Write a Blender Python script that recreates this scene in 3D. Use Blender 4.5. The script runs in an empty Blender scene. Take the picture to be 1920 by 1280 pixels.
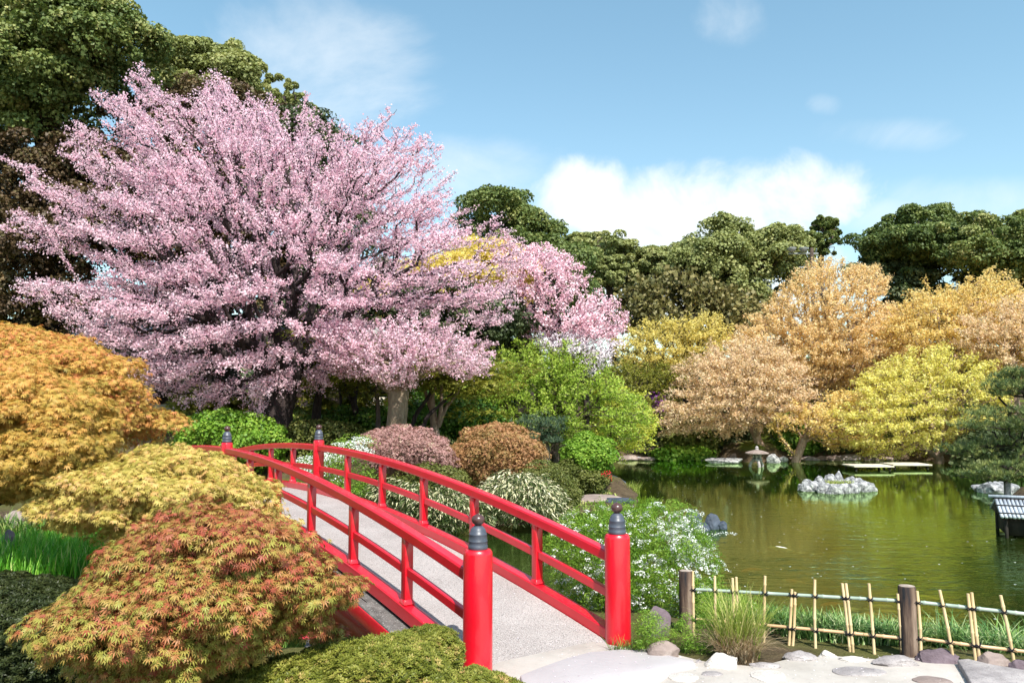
import bpy, math, random
import numpy as np
from mathutils import noise as mnoise, Vector
D = bpy.data
sc = bpy.context.scene
COL = sc.collection
rng = np.random.default_rng(7)
random.seed(7)
R = math.radians
PI = math.pi

# ------------------------------------------------------------------ camera, sky, sun, exposure
F_PX, PITCH, EYE = 1492.4, 0.080, 2.213
cam_d = D.cameras.new('camera'); cam = D.objects.new('camera', cam_d); COL.objects.link(cam)
cam.location = (0, 0, EYE); cam.rotation_euler = (PI/2 + PITCH, 0, 0)
cam_d.sensor_width = 36; cam_d.lens = 36*F_PX/1920; cam_d.clip_start = .05; cam_d.clip_end = 3000
sc.camera = cam
SUN_EL, SUN_DIR = R(51), np.array([.30, -.954])        # horizontal direction towards the sun
sun_d = D.lights.new('sun', 'SUN'); sun = D.objects.new('sun', sun_d); COL.objects.link(sun)
sun_d.energy = 3.9; sun_d.angle = R(.6); sun_d.color = (1, .95, .87)
sv = Vector((SUN_DIR[0]*math.cos(SUN_EL), SUN_DIR[1]*math.cos(SUN_EL), math.sin(SUN_EL)))
sun.rotation_euler = sv.to_track_quat('Z', 'Y').to_euler()
sc.view_settings.view_transform = 'Standard'; sc.view_settings.look = 'None'
sc.view_settings.gamma = 1; sc.view_settings.exposure = 1.05; sc.view_settings.use_curve_mapping = False

class NT:
    """tiny node-tree writer"""
    def __init__(s, nt): s.nt = nt; nt.nodes.clear()
    def n(s, typ, inp=None, **kw):
        nd = s.nt.nodes.new(typ)
        for k, v in kw.items(): setattr(nd, k, v)
        for k, v in (inp or {}).items():
            t = nd.inputs[k]
            if hasattr(v, 'is_output') or isinstance(v, bpy.types.NodeSocket): s.nt.links.new(v, t)
            else: t.default_value = v
        return nd
    def math(s, op, a, b=0.0, c=None, clamp=False):
        d = {0: a, 1: b}
        if c is not None: d[2] = c
        nd = s.n('ShaderNodeMath', d, operation=op); nd.use_clamp = clamp
        return nd.outputs[0]
    def noise(s, vec, scale, detail=4, rough=.5, dist=0.0):
        d = {'Scale': scale, 'Detail': detail, 'Roughness': rough, 'Distortion': dist}
        if vec is not None: d['Vector'] = vec
        return s.n('ShaderNodeTexNoise', d).outputs['Fac']
    def ramp(s, fac, stops, interp='LINEAR'):
        nd = s.n('ShaderNodeValToRGB', {'Fac': fac}); cr = nd.color_ramp; cr.interpolation = interp
        while len(cr.elements) < len(stops): cr.elements.new(.5)
        for e, (p, c) in zip(cr.elements, stops):
            e.position = p; e.color = (*c, 1) if len(c) == 3 else c
        return nd.outputs['Color']
    def mix(s, f, a, b, blend='MIX'):
        nd = s.n('ShaderNodeMix', data_type='RGBA', blend_type=blend)
        for k, v in ((0, f), (6, a), (7, b)):
            if isinstance(v, bpy.types.NodeSocket): s.nt.links.new(v, nd.inputs[k])
            else: nd.inputs[k].default_value = v if k == 0 else (*v, 1)
        return nd.outputs[2]
    def sstep(s, v, a, b, lo=0.0, hi=1.0):
        nd = s.n('ShaderNodeMapRange', {0: v, 1: a, 2: b, 3: lo, 4: hi}, interpolation_type='SMOOTHSTEP')
        return nd.outputs[0]

wd = D.worlds.new('World'); sc.world = wd; wd.use_nodes = True
w = NT(wd.node_tree)
sky = w.n('ShaderNodeTexSky', sky_type='NISHITA', sun_disc=False, sun_elevation=SUN_EL,
          sun_rotation=math.atan2(SUN_DIR[0], SUN_DIR[1]), air_density=1.0, dust_density=.6, ozone_density=1.6, altitude=0)
tc = w.n('ShaderNodeTexCoord'); sep = w.n('ShaderNodeSeparateXYZ', {0: tc.outputs['Generated']})
ay = w.math('MAXIMUM', w.math('ABSOLUTE', sep.outputs[1]), .08)
u = w.math('DIVIDE', sep.outputs[0], ay); v = w.math('DIVIDE', sep.outputs[2], ay)
uv = w.n('ShaderNodeCombineXYZ', {0: u, 1: v, 2: sep.outputs[1]}).outputs[0]
n1 = w.noise(uv, 9.0, 9, .62, .4); n2 = w.noise(uv, 3.0, 7, .6, .6); n3 = w.noise(uv, 26., 5, .6, .2)
def blob(cu, cv, ru, rv):      # 1 in the middle, 0 at the rim, negative outside
    a = w.math('DIVIDE', w.math('SUBTRACT', u, cu), ru); b = w.math('DIVIDE', w.math('SUBTRACT', v, cv), rv)
    return w.math('SUBTRACT', 1.0, w.math('ADD', w.math('POWER', w.math('ABSOLUTE', a), 2.2), w.math('POWER', w.math('ABSOLUTE', b), 2.2)))
cum = None
for a in ((.24, .235, .20, .085), (.10, .265, .085, .055), (.37, .27, .10, .055), (.22, .18, .24, .05), (.18, .13, .3, .04)):
    b = blob(*a); cum = b if cum is None else w.math('MAXIMUM', cum, b)
cum = w.math('ADD', cum, w.math('MULTIPLY', w.math('SUBTRACT', n1, .5), 2.6))
cum = w.math('ADD', cum, w.math('MULTIPLY', w.math('SUBTRACT', n3, .5), .5))
cumm = w.math('MULTIPLY', w.sstep(cum, -.15, 1.15), .97)
wis = None
for a in ((-.27, .42, .16, .12), (-.30, .33, .10, .08), (-.23, .26, .12, .04), (.28, .50, .06, .05), (.405, .385, .03, .02), (.5, .24, .10, .03), (.47,.35,.12,.03), (.62, .26, .16, .04), (-.15,.3,.25,.05)):
    b = blob(*a); wis = b if wis is None else w.math('MAXIMUM', wis, b)
wis = w.math('ADD', wis, w.math('MULTIPLY', w.math('SUBTRACT', n2, .52), 5.0))
wisp = w.math('MULTIPLY', w.sstep(wis, -.2, 1.7), .5)
vert = w.sstep(v, .0, .75)
tint = w.mix(vert, (1.10, 1.14, .98), (1.13, 1.34, 1.13))
skyc = w.mix(1.0, sky.outputs[0], tint, 'MULTIPLY')
cl = w.math('MAXIMUM', cumm, wisp)
col = w.mix(cl, skyc, (5.6, 5.8, 5.9))
bg = w.n('ShaderNodeBackground', {'Color': col, 'Strength': .099})
w.n('ShaderNodeOutputWorld', {'Surface': bg.outputs[0]})

# ------------------------------------------------------------------ pixel rays, placement helpers
_c, _s = math.cos(PITCH), math.sin(PITCH)
def ray(px, py):
    a = (np.asarray(px, float)-960)/F_PX; b = (640-np.asarray(py, float))/F_PX
    return np.stack([a, _c - _s*b, _s + _c*b], -1)
def P(px, py, Y):
    d = ray(px, py); t = np.asarray(Y, float)/d[..., 1]
    return d*t[..., None] + np.array([0, 0, EYE])
def G(px, py, z=0.0):
    d = ray(px, py); t = (z-EYE)/d[..., 2]
    return d*t[..., None] + np.array([0, 0, EYE])

WATER = -.5
shore_px = [(1420, 1010)]
def g2(px, py, z=WATER): p = G(px, py, z); return (p[0], p[1])
POND = [(14, 4.2), (8, 6.3), (5.2, 7.6), (3.6, 8.25), (2.2, 8.9), (1.2, 9.6), (.2, 9.1), (-.9, 8.2), (-2.4, 8.0), (-3.6, 8.6), (-4.6, 10.2), (-5.4, 12.5),
        (-7.2, 15), (-8.6, 17.2), (-8.2, 18.5), (-5.5, 17.4), (-3.4, 16.6)] + [g2(*p) for p in
        ((860, 985), (960, 985), (1060, 975), (1085, 962), (1200, 950), (1195, 925), (1150, 905), (1145, 878), (1155, 862),
         (1230, 860), (1330, 858), (1420, 868), (1500, 862), (1640, 862), (1780, 865), (1880, 872))] + [(26, 36), (26, 27), (14.2, 23.2), (13.2, 21.5), (15, 18), (24, 12), (24, 4)]
PONDA = np.array(POND)
def poly_sd(poly, x, y):
    """signed distance to polygon edge, positive inside"""
    poly = np.asarray(poly, float); x = np.asarray(x, float); y = np.asarray(y, float)
    dmin = np.full(x.shape, 1e9); ins = np.zeros(x.shape, bool)
    n = len(poly)
    for i in range(n):
        x0, y0 = poly[i]; x1, y1 = poly[(i+1) % n]
        dx, dy = x1-x0, y1-y0; L = dx*dx+dy*dy + 1e-12
        t = np.clip(((x-x0)*dx+(y-y0)*dy)/L, 0, 1)
        dmin = np.minimum(dmin, np.hypot(x-x0-t*dx, y-y0-t*dy))
        c = ((y0 > y) != (y1 > y)) & (x < (dx)*(y-y0)/(dy if abs(dy) > 1e-12 else 1e-12)+x0)
        ins ^= c
    return np.where(ins, dmin, -dmin)
def sm(a, b, x): t = np.clip((np.asarray(x, float)-a)/(b-a), 0, 1); return t*t*(3-2*t)
def H(x, y):
    x = np.asarray(x, float); y = np.asarray(y, float)
    sd = poly_sd(PONDA, x, y)
    left = sm(18.6, 23, y)*1.4*sm(1.5, -3, x) + sm(24, 50, y)*1.4*sm(4, -2, x)
    right = sm(40.5, 50, y)*2.2*sm(-1, 6, x) + sm(50, 75, y)*1.5
    far = np.where(y > 36, sm(0, 1.2, -sd)*.35*sm(-1, 6, x), 0)
    z = np.maximum(left, right) + far - .40*sm(.2, 1.6, x)*sm(6, 4, x)*sm(18.5, 19.6, y)*sm(25.5, 23.5, y)
    z = z + .05*np.sin(x*.9+1)*np.cos(y*.7)*sm(9, 14, np.hypot(x-0, y)) * (sd < -.5)
    pond = -.5 - np.clip(sd*.9, 0, .75)
    bank = sm(-.55, .12, sd)
    return z*(1-bank) + np.where(sd > 0, pond, -.5)*bank
def Hs(x, y): return float(H(np.array([x]), np.array([y]))[0])

# ------------------------------------------------------------------ object helpers
def link(o): COL.objects.link(o); return o
def mesh_np(name, V, faces, mat, parent=None, attr=None, smooth=False, origin=None):
    """V (n,3) world coordinates; faces: list of int arrays (m,k)"""
    V = np.asarray(V, np.float32)
    off = np.zeros(3)
    if parent is not None:
        q = parent
        while q is not None: off = off + np.array(q.location); q = q.parent
    if origin is not None: off = off + 0; 
    me = D.meshes.new(name)
    if isinstance(faces, np.ndarray): faces = [faces]
    loops = np.concatenate([f.ravel() for f in faces]).astype(np.int32)
    sizes = np.concatenate([np.full(len(f), f.shape[1]) for f in faces])
    starts = np.concatenate([[0], np.cumsum(sizes)[:-1]]).astype(np.int32)
    base = off if origin is None else np.asarray(origin, float)
    me.vertices.add(len(V)); me.vertices.foreach_set('co', (V-base).astype(np.float32).ravel())
    me.loops.add(len(loops)); me.loops.foreach_set('vertex_index', loops)
    me.polygons.add(len(starts)); me.polygons.foreach_set('loop_start', starts)
    if smooth: me.polygons.foreach_set('use_smooth', np.ones(len(starts), bool))
    if attr is not None:
        a = me.attributes.new('v', 'FLOAT', 'FACE'); a.data.foreach_set('value', np.asarray(attr, np.float32))
    me.update(calc_edges=True)
    me.materials.append(mat)
    o = link(D.objects.new(name, me))
    if origin is not None: o.location = (base-off if parent is not None else base)
    if parent is not None: o.parent = parent
    return o
def tag(o, label=None, cat=None, group=None, kind=None):
    if label: o['label'] = label
    if cat: o['category'] = cat
    if group: o['group'] = group
    if kind: o['kind'] = kind
    return o
def thing(name, loc, label, cat, group=None):
    o = link(D.objects.new(name, None)); o.location = tuple(float(q) for q in loc); o.empty_display_size = .2
    return tag(o, label, cat, group)

class MB:
    """collects shapes into one mesh"""
    def __init__(s): s.V = []; s.F = {}; s.n = 0
    def add(s, V, F):
        V = np.asarray(V, float); s.V.append(V)
        for f in F: s.F.setdefault(len(f), []).append([i+s.n for i in f])
        s.n += len(V); return s
    def box(s, c, size, rot=None, taper=1.0):
        c = np.asarray(c, float); h = np.asarray(size, float)/2
        v = np.array([[x, y, z] for z in (-1, 1) for y in (-1, 1) for x in (-1, 1)], float)
        v[4:, :2] *= taper; v = v*h
        if rot is not None: v = v @ np.asarray(rot).T
        return s.add(v+c, [(0, 2, 3, 1), (4, 5, 7, 6), (0, 1, 5, 4), (2, 6, 7, 3), (0, 4, 6, 2), (1, 3, 7, 5)])
    def tube(s, pts, rad, n=10, cap=True):
        pts = np.asarray(pts, float); m = len(pts)
        rad = np.full(m, rad) if np.isscalar(rad) else np.asarray(rad, float)
        tan = np.gradient(pts, axis=0); tan /= np.linalg.norm(tan, axis=1)[:, None]+1e-12
        ref = np.array([0, 0, 1.]) if abs(tan[0][2]) < .9 else np.array([1., 0, 0])
        V = []
        for i in range(m):
            a = np.cross(ref, tan[i]); a /= np.linalg.norm(a)+1e-12; b = np.cross(tan[i], a)
            ref = np.cross(a, tan[i])*-1 if False else b*1.0
            ref = b
            t = np.arange(n)*2*PI/n
            V.append(pts[i] + rad[i]*(np.cos(t)[:, None]*a + np.sin(t)[:, None]*b))
            ref = -np.cross(a, tan[i])*-1
            ref = b
        F = []
        for i in range(m-1):
            for j in range(n):
                k = (j+1) % n; F.append((i*n+j, i*n+k, (i+1)*n+k, (i+1)*n+j))
        if cap: F.append(tuple(range(n))[::-1]); F.append(tuple((m-1)*n+j for j in range(n)))
        return s.add(np.concatenate(V), F)
    def lathe(s, c, prof, n=24, rot=0.0):
        """prof: list of (r,z)"""
        V = []; F = []
        t = np.arange(n)*2*PI/n + rot
        for r, z in prof: V.append(np.stack([r*np.cos(t), r*np.sin(t), np.full(n, z)], 1))
        for i in range(len(prof)-1):
            for j in range(n):
                k = (j+1) % n; F.append((i*n+j, i*n+k, (i+1)*n+k, (i+1)*n+j))
        F.append(tuple(range(n))[::-1]); F.append(tuple((len(prof)-1)*n+j for j in range(n)))
        return s.add(np.concatenate(V)+np.asarray(c, float), F)
    def sweep(s, pts, sect_fn):
        """closed section per station: sect_fn(i) -> (k,3) world verts"""
        S = [sect_fn(i) for i in range(len(pts))]; k = len(S[0]); F = []
        for i in range(len(S)-1):
            for j in range(k):
                l = (j+1) % k; F.append((i*k+j, i*k+l, (i+1)*k+l, (i+1)*k+j))
        F.append(tuple(range(k))[::-1]); F.append(tuple((len(S)-1)*k+j for j in range(k)))
        return s.add(np.concatenate(S), F)
    def build(s, name, mat, parent=None, smooth=False, bevel=0, origin=None, seg=2):
        V = np.concatenate(s.V); faces = [np.array(f) for f in s.F.values()]
        o = mesh_np(name, V, faces, mat, parent, smooth=smooth, origin=origin)
        if bevel:
            m = o.modifiers.new('bevel', 'BEVEL'); m.width = bevel; m.segments = seg; m.limit_method = 'ANGLE'; m.angle_limit = R(35)
        if smooth:
            try: o.data.set_sharp_from_angle(angle=R(38))
            except Exception: pass
        return o

# ------------------------------------------------------------------ materials
def material(name):
    m = D.materials.new(name); m.use_nodes = True; t = NT(m.node_tree); return m, t
def fin(t, sh, disp=None):
    t.n('ShaderNodeOutputMaterial', {'Surface': sh})
def leafmat(name, stops, transl=.35, rough=.5, spec=.3, tcol=None):
    m, t = material(name)
    at = t.n('ShaderNodeAttribute', attribute_name='v').outputs['Fac']
    c = t.ramp(at, stops)
    p = t.n('ShaderNodeBsdfPrincipled', {'Base Color': c, 'Roughness': rough, 'Specular IOR Level': spec})
    tr = t.n('ShaderNodeBsdfTranslucent', {'Color': t.mix(1.0, c, tcol or (1.0, 1.0, .75), 'MULTIPLY')})
    mx = t.n('ShaderNodeMixShader', {0: transl, 1: p.outputs[0], 2: tr.outputs[0]})
    fin(t, mx.outputs[0]); return m
def surf(name, stops, scale=5, detail=6, rough=.8, bump=.3, bscale=None, spec=.4, stretch=(1, 1, 1), rr=None, coat=0, bdist=.02, r2=.6, extra=None):
    m, t = material(name)
    co = t.n('ShaderNodeTexCoord').outputs['Object']
    mp = t.n('ShaderNodeMapping', {'Vector': co, 'Scale': stretch}).outputs[0]
    f = t.noise(mp, scale, detail, r2)
    c = t.ramp(f, stops)
    if extra: c = extra(t, c, mp)
    b = t.noise(mp, bscale or scale*3, 6, .65)
    bp = t.n('ShaderNodeBump', {'Height': b, 'Strength': bump, 'Distance': bdist}).outputs[0]
    r = rough if rr is None else t.sstep(b, .3, .7, rough, rr)
    p = t.n('ShaderNodeBsdfPrincipled', {'Base Color': c, 'Roughness': r, 'Specular IOR Level': spec, 'Normal': bp, 'Coat Weight': coat, 'Coat Roughness': .05})
    fin(t, p.outputs[0]); return m

def speck(scale, col, lo=.62, hi=.68, amt=1.0):
    def f(t, c, mp):
        n = t.noise(mp, scale, 2, .5)
        return t.mix(t.math('MULTIPLY', t.sstep(n, lo, hi), amt), c, col)
    return f
def red_extra(t, c, mp):
    n = t.noise(mp, 7, 8, .75); ch = t.sstep(n, .665, .68)
    n2 = t.noise(mp, 1.1, 3, .6)
    c = t.mix(t.math('MULTIPLY', ch, .75), c, (.10, .07, .06))
    n4 = t.noise(mp, 30, 3, .6)
    return t.mix(t.math('MULTIPLY', t.sstep(n2, .5, .75), .25), c, (.35, .01, .02))
M = {}
M['red'] = surf('red_paint', [(.3, (.52, .002, .012)), (.7, (.62, .003, .018))], 3, 4, .30, .10, 40, .55, rr=.42, coat=.45, bdist=.004, extra=red_extra)
M['bronze'] = surf('aged_bronze', [(.3, (.035, .04, .055)), (.6, (.07, .08, .11)), (.8, (.12, .09, .08))], 9, 6, .38, .15, 60, .6, rr=.5, bdist=.003)
M['knob'] = surf('knob_bronze', [(.3, (.055, .025, .025)), (.7, (.10, .045, .04))], 9, 4, .28, .1, 60, .6, bdist=.002)
def deck_extra(t, c, mp):
    n = t.noise(mp, 95, 3, .8); c = t.mix(t.sstep(n, .53, .60), c, (.10, .09, .09))
    n = t.noise(mp, 140, 2, .6); return t.mix(t.math('MULTIPLY', t.sstep(n, .56, .62), .7), c, (.62, .57, .56))
M['deck'] = surf('deck_aggregate', [(.3, (.28, .25, .24)), (.7, (.38, .345, .335))], 1.6, 6, .85, .9, 95, .25, bdist=.006, extra=deck_extra)
M['concrete'] = surf('weathered_concrete', [(.25, (.055, .05, .048)), (.6, (.14, .13, .125)), (.8, (.26, .25, .24))], 9, 8, .9, .8, 60, .2, bdist=.01, extra=speck(70, (.35, .34, .33)))
M['path'] = surf('path_sand_concrete', [(.3, (.34, .30, .27)), (.5, (.46, .42, .385)), (.75, (.55, .51, .475))], 1.5, 8, .9, .5, 60, .2, bdist=.006, extra=speck(120, (.35, .31, .28), .6, .7, .5))
M['slab'] = surf('flagstone', [(.25, (.36, .33, .34)), (.6, (.44, .41, .42)), (.8, (.50, .46, .46))], 1.3, 8, .7, .5, 14, .35, bdist=.01)
M['stone_grey'] = surf('stone_grey', [(.25, (.16, .14, .145)), (.55, (.33, .30, .30)), (.8, (.48, .44, .43))], 5, 8, .85, .7, 24, .3, bdist=.02, extra=speck(90, (.10, .09, .09), .6, .66, .6))
M['stone_pale'] = surf('stone_pale', [(.25, (.42, .38, .35)), (.55, (.55, .51, .475)), (.8, (.66, .62, .59))], 6, 8, .85, .7, 40, .3, bdist=.015, extra=speck(110, (.22, .20, .19), .58, .64, .8))
M['stone_brown'] = surf('stone_brown', [(.25, (.16, .12, .11)), (.55, (.27, .21, .19)), (.8, (.40, .34, .31))], 5, 8, .85, .7, 24, .3, bdist=.02)
M['stone_blue'] = surf('stone_blue_black', [(.3, (.02, .027, .042)), (.6, (.05, .065, .10)), (.85, (.17, .20, .26))], 5, 8, .6, .9, 18, .5, bdist=.03)
M['stone_isle'] = surf('stone_island', [(.32, (.04, .04, .045)), (.5, (.24, .24, .25)), (.68, (.54, .54, .53))], 9, 8, .8, 1.0, 18, .4, bdist=.03)
M['stone_purple'] = surf('stone_purple_grey', [(.25, (.07, .05, .06)), (.6, (.16, .12, .14)), (.85, (.25, .2, .22))], 5, 8, .85, .8, 20, .3, bdist=.03)
def ground_mat():
    m, t = material('ground_soil')
    co = t.n('ShaderNodeTexCoord').outputs['Object']
    a = t.noise(co, .35, 5, .6); b = t.noise(co, 6, 6, .7); g = t.noise(co, 45, 3, .7)
    soil = t.ramp(b, [(.3, (.045, .032, .02)), (.7, (.13, .095, .06))])
    moss = t.ramp(g, [(.3, (.045, .07, .012)), (.7, (.16, .19, .03))])
    z = t.n('ShaderNodeSeparateXYZ', {0: co}).outputs[2]
    f = t.math('MULTIPLY', t.sstep(a, .40, .56), t.sstep(z, -.15, .15))
    c = t.mix(f, soil, moss)
    bp = t.n('ShaderNodeBump', {'Height': g, 'Strength': .8, 'Distance': .04}).outputs[0]
    p = t.n('ShaderNodeBsdfPrincipled', {'Base Color': c, 'Roughness': .95, 'Specular IOR Level': .1, 'Normal': bp}); fin(t, p.outputs[0]); return m
M['ground'] = ground_mat()
def water_mat():
    m, t = material('pond_water')
    co = t.n('ShaderNodeTexCoord').outputs['Object']
    mp = t.n('ShaderNodeMapping', {'Vector': co, 'Scale': (.55, 1.5, 1), 'Rotation': (0, 0, .10)}).outputs[0]
    mp2 = t.n('ShaderNodeMapping', {'Vector': co, 'Scale': (1.0, 4.5, 1), 'Rotation': (0, 0, -.18)}).outputs[0]
    r1 = t.noise(mp, 2.3, 2, .45, .8); r2 = t.noise(mp2, 4.5, 2, .5, .3)
    calm = t.noise(co, .16, 2, .5)
    h = t.math('ADD', r1, t.math('MULTIPLY', r2, .30))
    # the breeze ruffles the near half of the pond more than the sheltered far side
    y = t.n('ShaderNodeSeparateXYZ', {0: co}).outputs[1]
    st = t.math('MULTIPLY', t.sstep(y, 26, 12, .03, .42), t.sstep(calm, .38, .58, .3, 1.0))
    bp = t.n('ShaderNodeBump', {'Height': h, 'Strength': st, 'Distance': .055}).outputs[0]
    fr = t.n('ShaderNodeFresnel', {'IOR': 1.33, 'Normal': bp}).outputs[0]
    fr = t.math('ADD', t.math('MULTIPLY', fr, 1.3), .02, clamp=True)
    gl = t.n('ShaderNodeBsdfGlossy', {'Color': (.70, .96, .50, 1), 'Roughness': .03, 'Normal': bp}).outputs[0]
    trn = t.n('ShaderNodeBsdfTransparent', {'Color': (.60, .68, .34, 1)}).outputs[0]
    murk = t.ramp(calm, [(.3, (.010, .024, .006)), (.7, (.028, .046, .007))])
    df = t.n('ShaderNodeBsdfDiffuse', {'Color': murk}).outputs[0]
    lo = t.n('ShaderNodeMixShader', {0: .56, 1: trn, 2: df}).outputs[0]
    fin(t, t.n('ShaderNodeMixShader', {0: fr, 1: lo, 2: gl}).outputs[0]); return m
M['water'] = water_mat()
bark = lambda n, a, b, s=4: surf(n, [(.3, a), (.7, b)], s, 8, .9, 1.0, s*3, .2, stretch=(3, 3, 1), bdist=.05)
M['bark_dark'] = bark('bark_dark', (.018, .013, .014), (.065, .048, .045))
M['bark_mid'] = bark('bark_mid', (.06, .042, .035), (.16, .12, .10))
M['bark_pale'] = bark('bark_pale', (.16, .12, .085), (.36, .28, .20))
M['bark_tan'] = bark('bark_tan', (.20, .13, .10), (.42, .30, .24))
M['bamboo'] = surf('bamboo_dry', [(.3, (.50, .35, .17)), (.6, (.66, .50, .29)), (.8, (.72, .60, .42))], 4, 5, .42, .2, 40, .45, stretch=(1, 1, .5), bdist=.002)
M['bamboo_green'] = surf('bamboo_green', [(.3, (.22, .28, .24)), (.6, (.33, .40, .33)), (.8, (.50, .48, .34))], 4, 5, .38, .2, 40, .45, bdist=.002)
M['bamboo_tan'] = surf('bamboo_tan', [(.3, (.42, .25, .12)), (.6, (.55, .36, .20)), (.8, (.62, .46, .30))], 4, 5, .42, .2, 40, .45, bdist=.002)
M['rope'] = surf('black_twine', [(.3, (.008, .008, .012)), (.7, (.02, .02, .028))], 30, 3, .9, .5, 90, .2)
M['log'] = surf('log_post', [(.38, (.012, .014, .018)), (.47, (.07, .045, .035)), (.56, (.16, .11, .08)), (.7, (.30, .23, .18))], 2.2, 8, .85, .8, 22, .25, stretch=(4, 4, .5), bdist=.012)
M['log_end'] = surf('log_end', [(.3, (.20, .15, .12)), (.7, (.42, .35, .30))], 14, 6, .85, .5, 40, .25)
M['wood_dark'] = surf('dark_timber', [(.3, (.012, .010, .009)), (.7, (.045, .035, .028))], 6, 6, .8, .4, 30, .25, stretch=(1, 1, .3))
M['tile'] = surf('roof_tile', [(.3, (.20, .20, .20)), (.7, (.42, .40, .38))], 3, 6, .6, .6, 16, .4, bdist=.03)
M['plaster'] = surf('plaster', [(.3, (.45, .40, .33)), (.7, (.60, .54, .46))], 3, 6, .8, .2, 16, .2)
M['slat'] = surf('grey_slat', [(.3, (.26, .29, .34)), (.55, (.42, .46, .52)), (.8, (.60, .64, .70))], 6, 7, .55, .5, 30, .4, stretch=(5, .6, 1), bdist=.01)
M['plank'] = surf('pale_plank', [(.3, (.40, .34, .26)), (.7, (.68, .62, .52))], 4, 6, .8, .3, 20, .3)
M['iron'] = surf('painted_iron', [(.3, (.10, .10, .12)), (.7, (.22, .22, .24))], 9, 5, .55, .3, 40, .4)
M['valve_red'] = surf('valve_red', [(.3, (.40, .02, .04)), (.7, (.55, .06, .08))], 9, 5, .5, .3, 40, .4)
M['lamp_metal'] = surf('lamp_metal', [(.3, (.22, .24, .25)), (.7, (.35, .37, .38))], 9, 5, .45, .2, 40, .5)
M['koi_orange'] = surf('koi_orange', [(.35, (.75, .20, .04)), (.55, (.80, .30, .08)), (.7, (.85, .75, .62))], 5, 2, .4, .1, 40, .5)
M['koi_white'] = surf('koi_white', [(.35, (.85, .78, .66)), (.62, (.85, .80, .72)), (.7, (.80, .28, .08))], 4, 2, .4, .1, 40, .5)
M['koi_yellow'] = surf('koi_yellow', [(.35, (.80, .58, .20)), (.7, (.85, .70, .38))], 4, 2, .4, .1, 40, .5)

L = {}
def lm(k, stops, **kw): L[k] = leafmat('leaf_'+k, stops, **kw)
lm('camphor', [(0, (.055, .085, .025)), (.5, (.13, .18, .05)), (.85, (.26, .29, .09)), (1, (.42, .40, .17))], transl=.28, rough=.55, spec=.3)
lm('camphor_pale', [(0, (.15, .18, .06)), (.5, (.28, .31, .11)), (1, (.50, .48, .22))], transl=.32, rough=.55, spec=.3)
lm('dark', [(0, (.028, .045, .02)), (.6, (.075, .10, .042)), (1, (.19, .21, .095))], transl=.2, rough=.55, spec=.3)
lm('russet', [(0, (.045, .028, .016)), (.5, (.11, .07, .035)), (.8, (.11, .10, .04)), (1, (.22, .13, .06))], transl=.2)
lm('oak_olive', [(0, (.07, .075, .025)), (.5, (.17, .155, .055)), (1, (.36, .30, .13))], transl=.25)
lm('maple_peach', [(0, (.66, .43, .19)), (.5, (.85, .62, .33)), (1, (.90, .76, .46))], transl=.5)
lm('maple_orange', [(0, (.66, .45, .14)), (.5, (.85, .64, .25)), (1, (.90, .77, .38))], transl=.5)
lm('maple_pink', [(0, (.66, .44, .28)), (.5, (.82, .61, .41)), (1, (.88, .74, .50))], transl=.5)
lm('maple_gold', [(0, (.54, .43, .10)), (.5, (.76, .62, .18)), (1, (.84, .76, .32))], transl=.5)
lm('maple_lemon', [(0, (.56, .50, .08)), (.5, (.80, .73, .20)), (.8, (.86, .80, .30)), (1, (.84, .66, .28))], transl=.5)
lm('maple_green', [(0, (.16, .26, .03)), (.5, (.34, .48, .06)), (1, (.56, .64, .14))], transl=.45)
lm('maple_lime', [(0, (.34, .40, .04)), (.5, (.60, .62, .09)), (1, (.74, .74, .18))], transl=.45)
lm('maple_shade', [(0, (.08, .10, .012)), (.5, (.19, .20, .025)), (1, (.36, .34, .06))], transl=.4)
lm('near_red', [(0, (.17, .21, .035)), (.35, (.36, .34, .07)), (.52, (.44, .25, .08)), (.70, (.38, .085, .05)), (.85, (.46, .17, .11)), (1, (.56, .36, .22))], transl=.30)
lm('near_yellow', [(0, (.22, .22, .03)), (.35, (.48, .40, .09)), (.7, (.72, .56, .18)), (.85, (.66, .38, .14)), (1, (.74, .50, .24))], transl=.36)
lm('near_orange', [(0, (.17, .17, .03)), (.3, (.40, .30, .06)), (.6, (.66, .42, .11)), (.82, (.68, .32, .10)), (1, (.60, .22, .09))], transl=.34)
lm('azalea', [(0, (.07, .09, .012)), (.45, (.17, .19, .025)), (.8, (.34, .33, .07)), (1, (.46, .28, .12))], transl=.25)
lm('azalea_painted_shade', [(0, (.014, .022, .007)), (.6, (.032, .044, .012)), (1, (.07, .08, .025))], transl=.1)  # azalea leaves darkened: the corner hedge's shade is put into their colour
lm('bush_green', [(0, (.03, .08, .01)), (.5, (.08, .17, .02)), (1, (.18, .30, .04))], transl=.25, rough=.4, spec=.4)
lm('bush_bright', [(0, (.08, .17, .015)), (.5, (.17, .32, .03)), (1, (.38, .50, .08))], transl=.35)
lm('bush_olive', [(0, (.05, .065, .012)), (.5, (.11, .13, .025)), (1, (.20, .20, .06))], transl=.2)
lm('bush_pink', [(0, (.24, .16, .12)), (.4, (.42, .24, .22)), (.8, (.50, .28, .27)), (1, (.48, .42, .28))], transl=.3)
lm('bush_rust', [(0, (.20, .17, .05)), (.4, (.38, .22, .09)), (.8, (.44, .21, .11)), (1, (.52, .38, .14))], transl=.3)
lm('sasa', [(0, (.035, .06, .015)), (.45, (.10, .14, .04)), (.5, (.42, .40, .22)), (.8, (.66, .62, .42)), (1, (.75, .70, .52))], transl=.2)
lm('white', [(0, (.62, .66, .58)), (.5, (.80, .82, .78)), (1, (.88, .88, .88))], transl=.3, tcol=(1, 1, 1))
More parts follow.
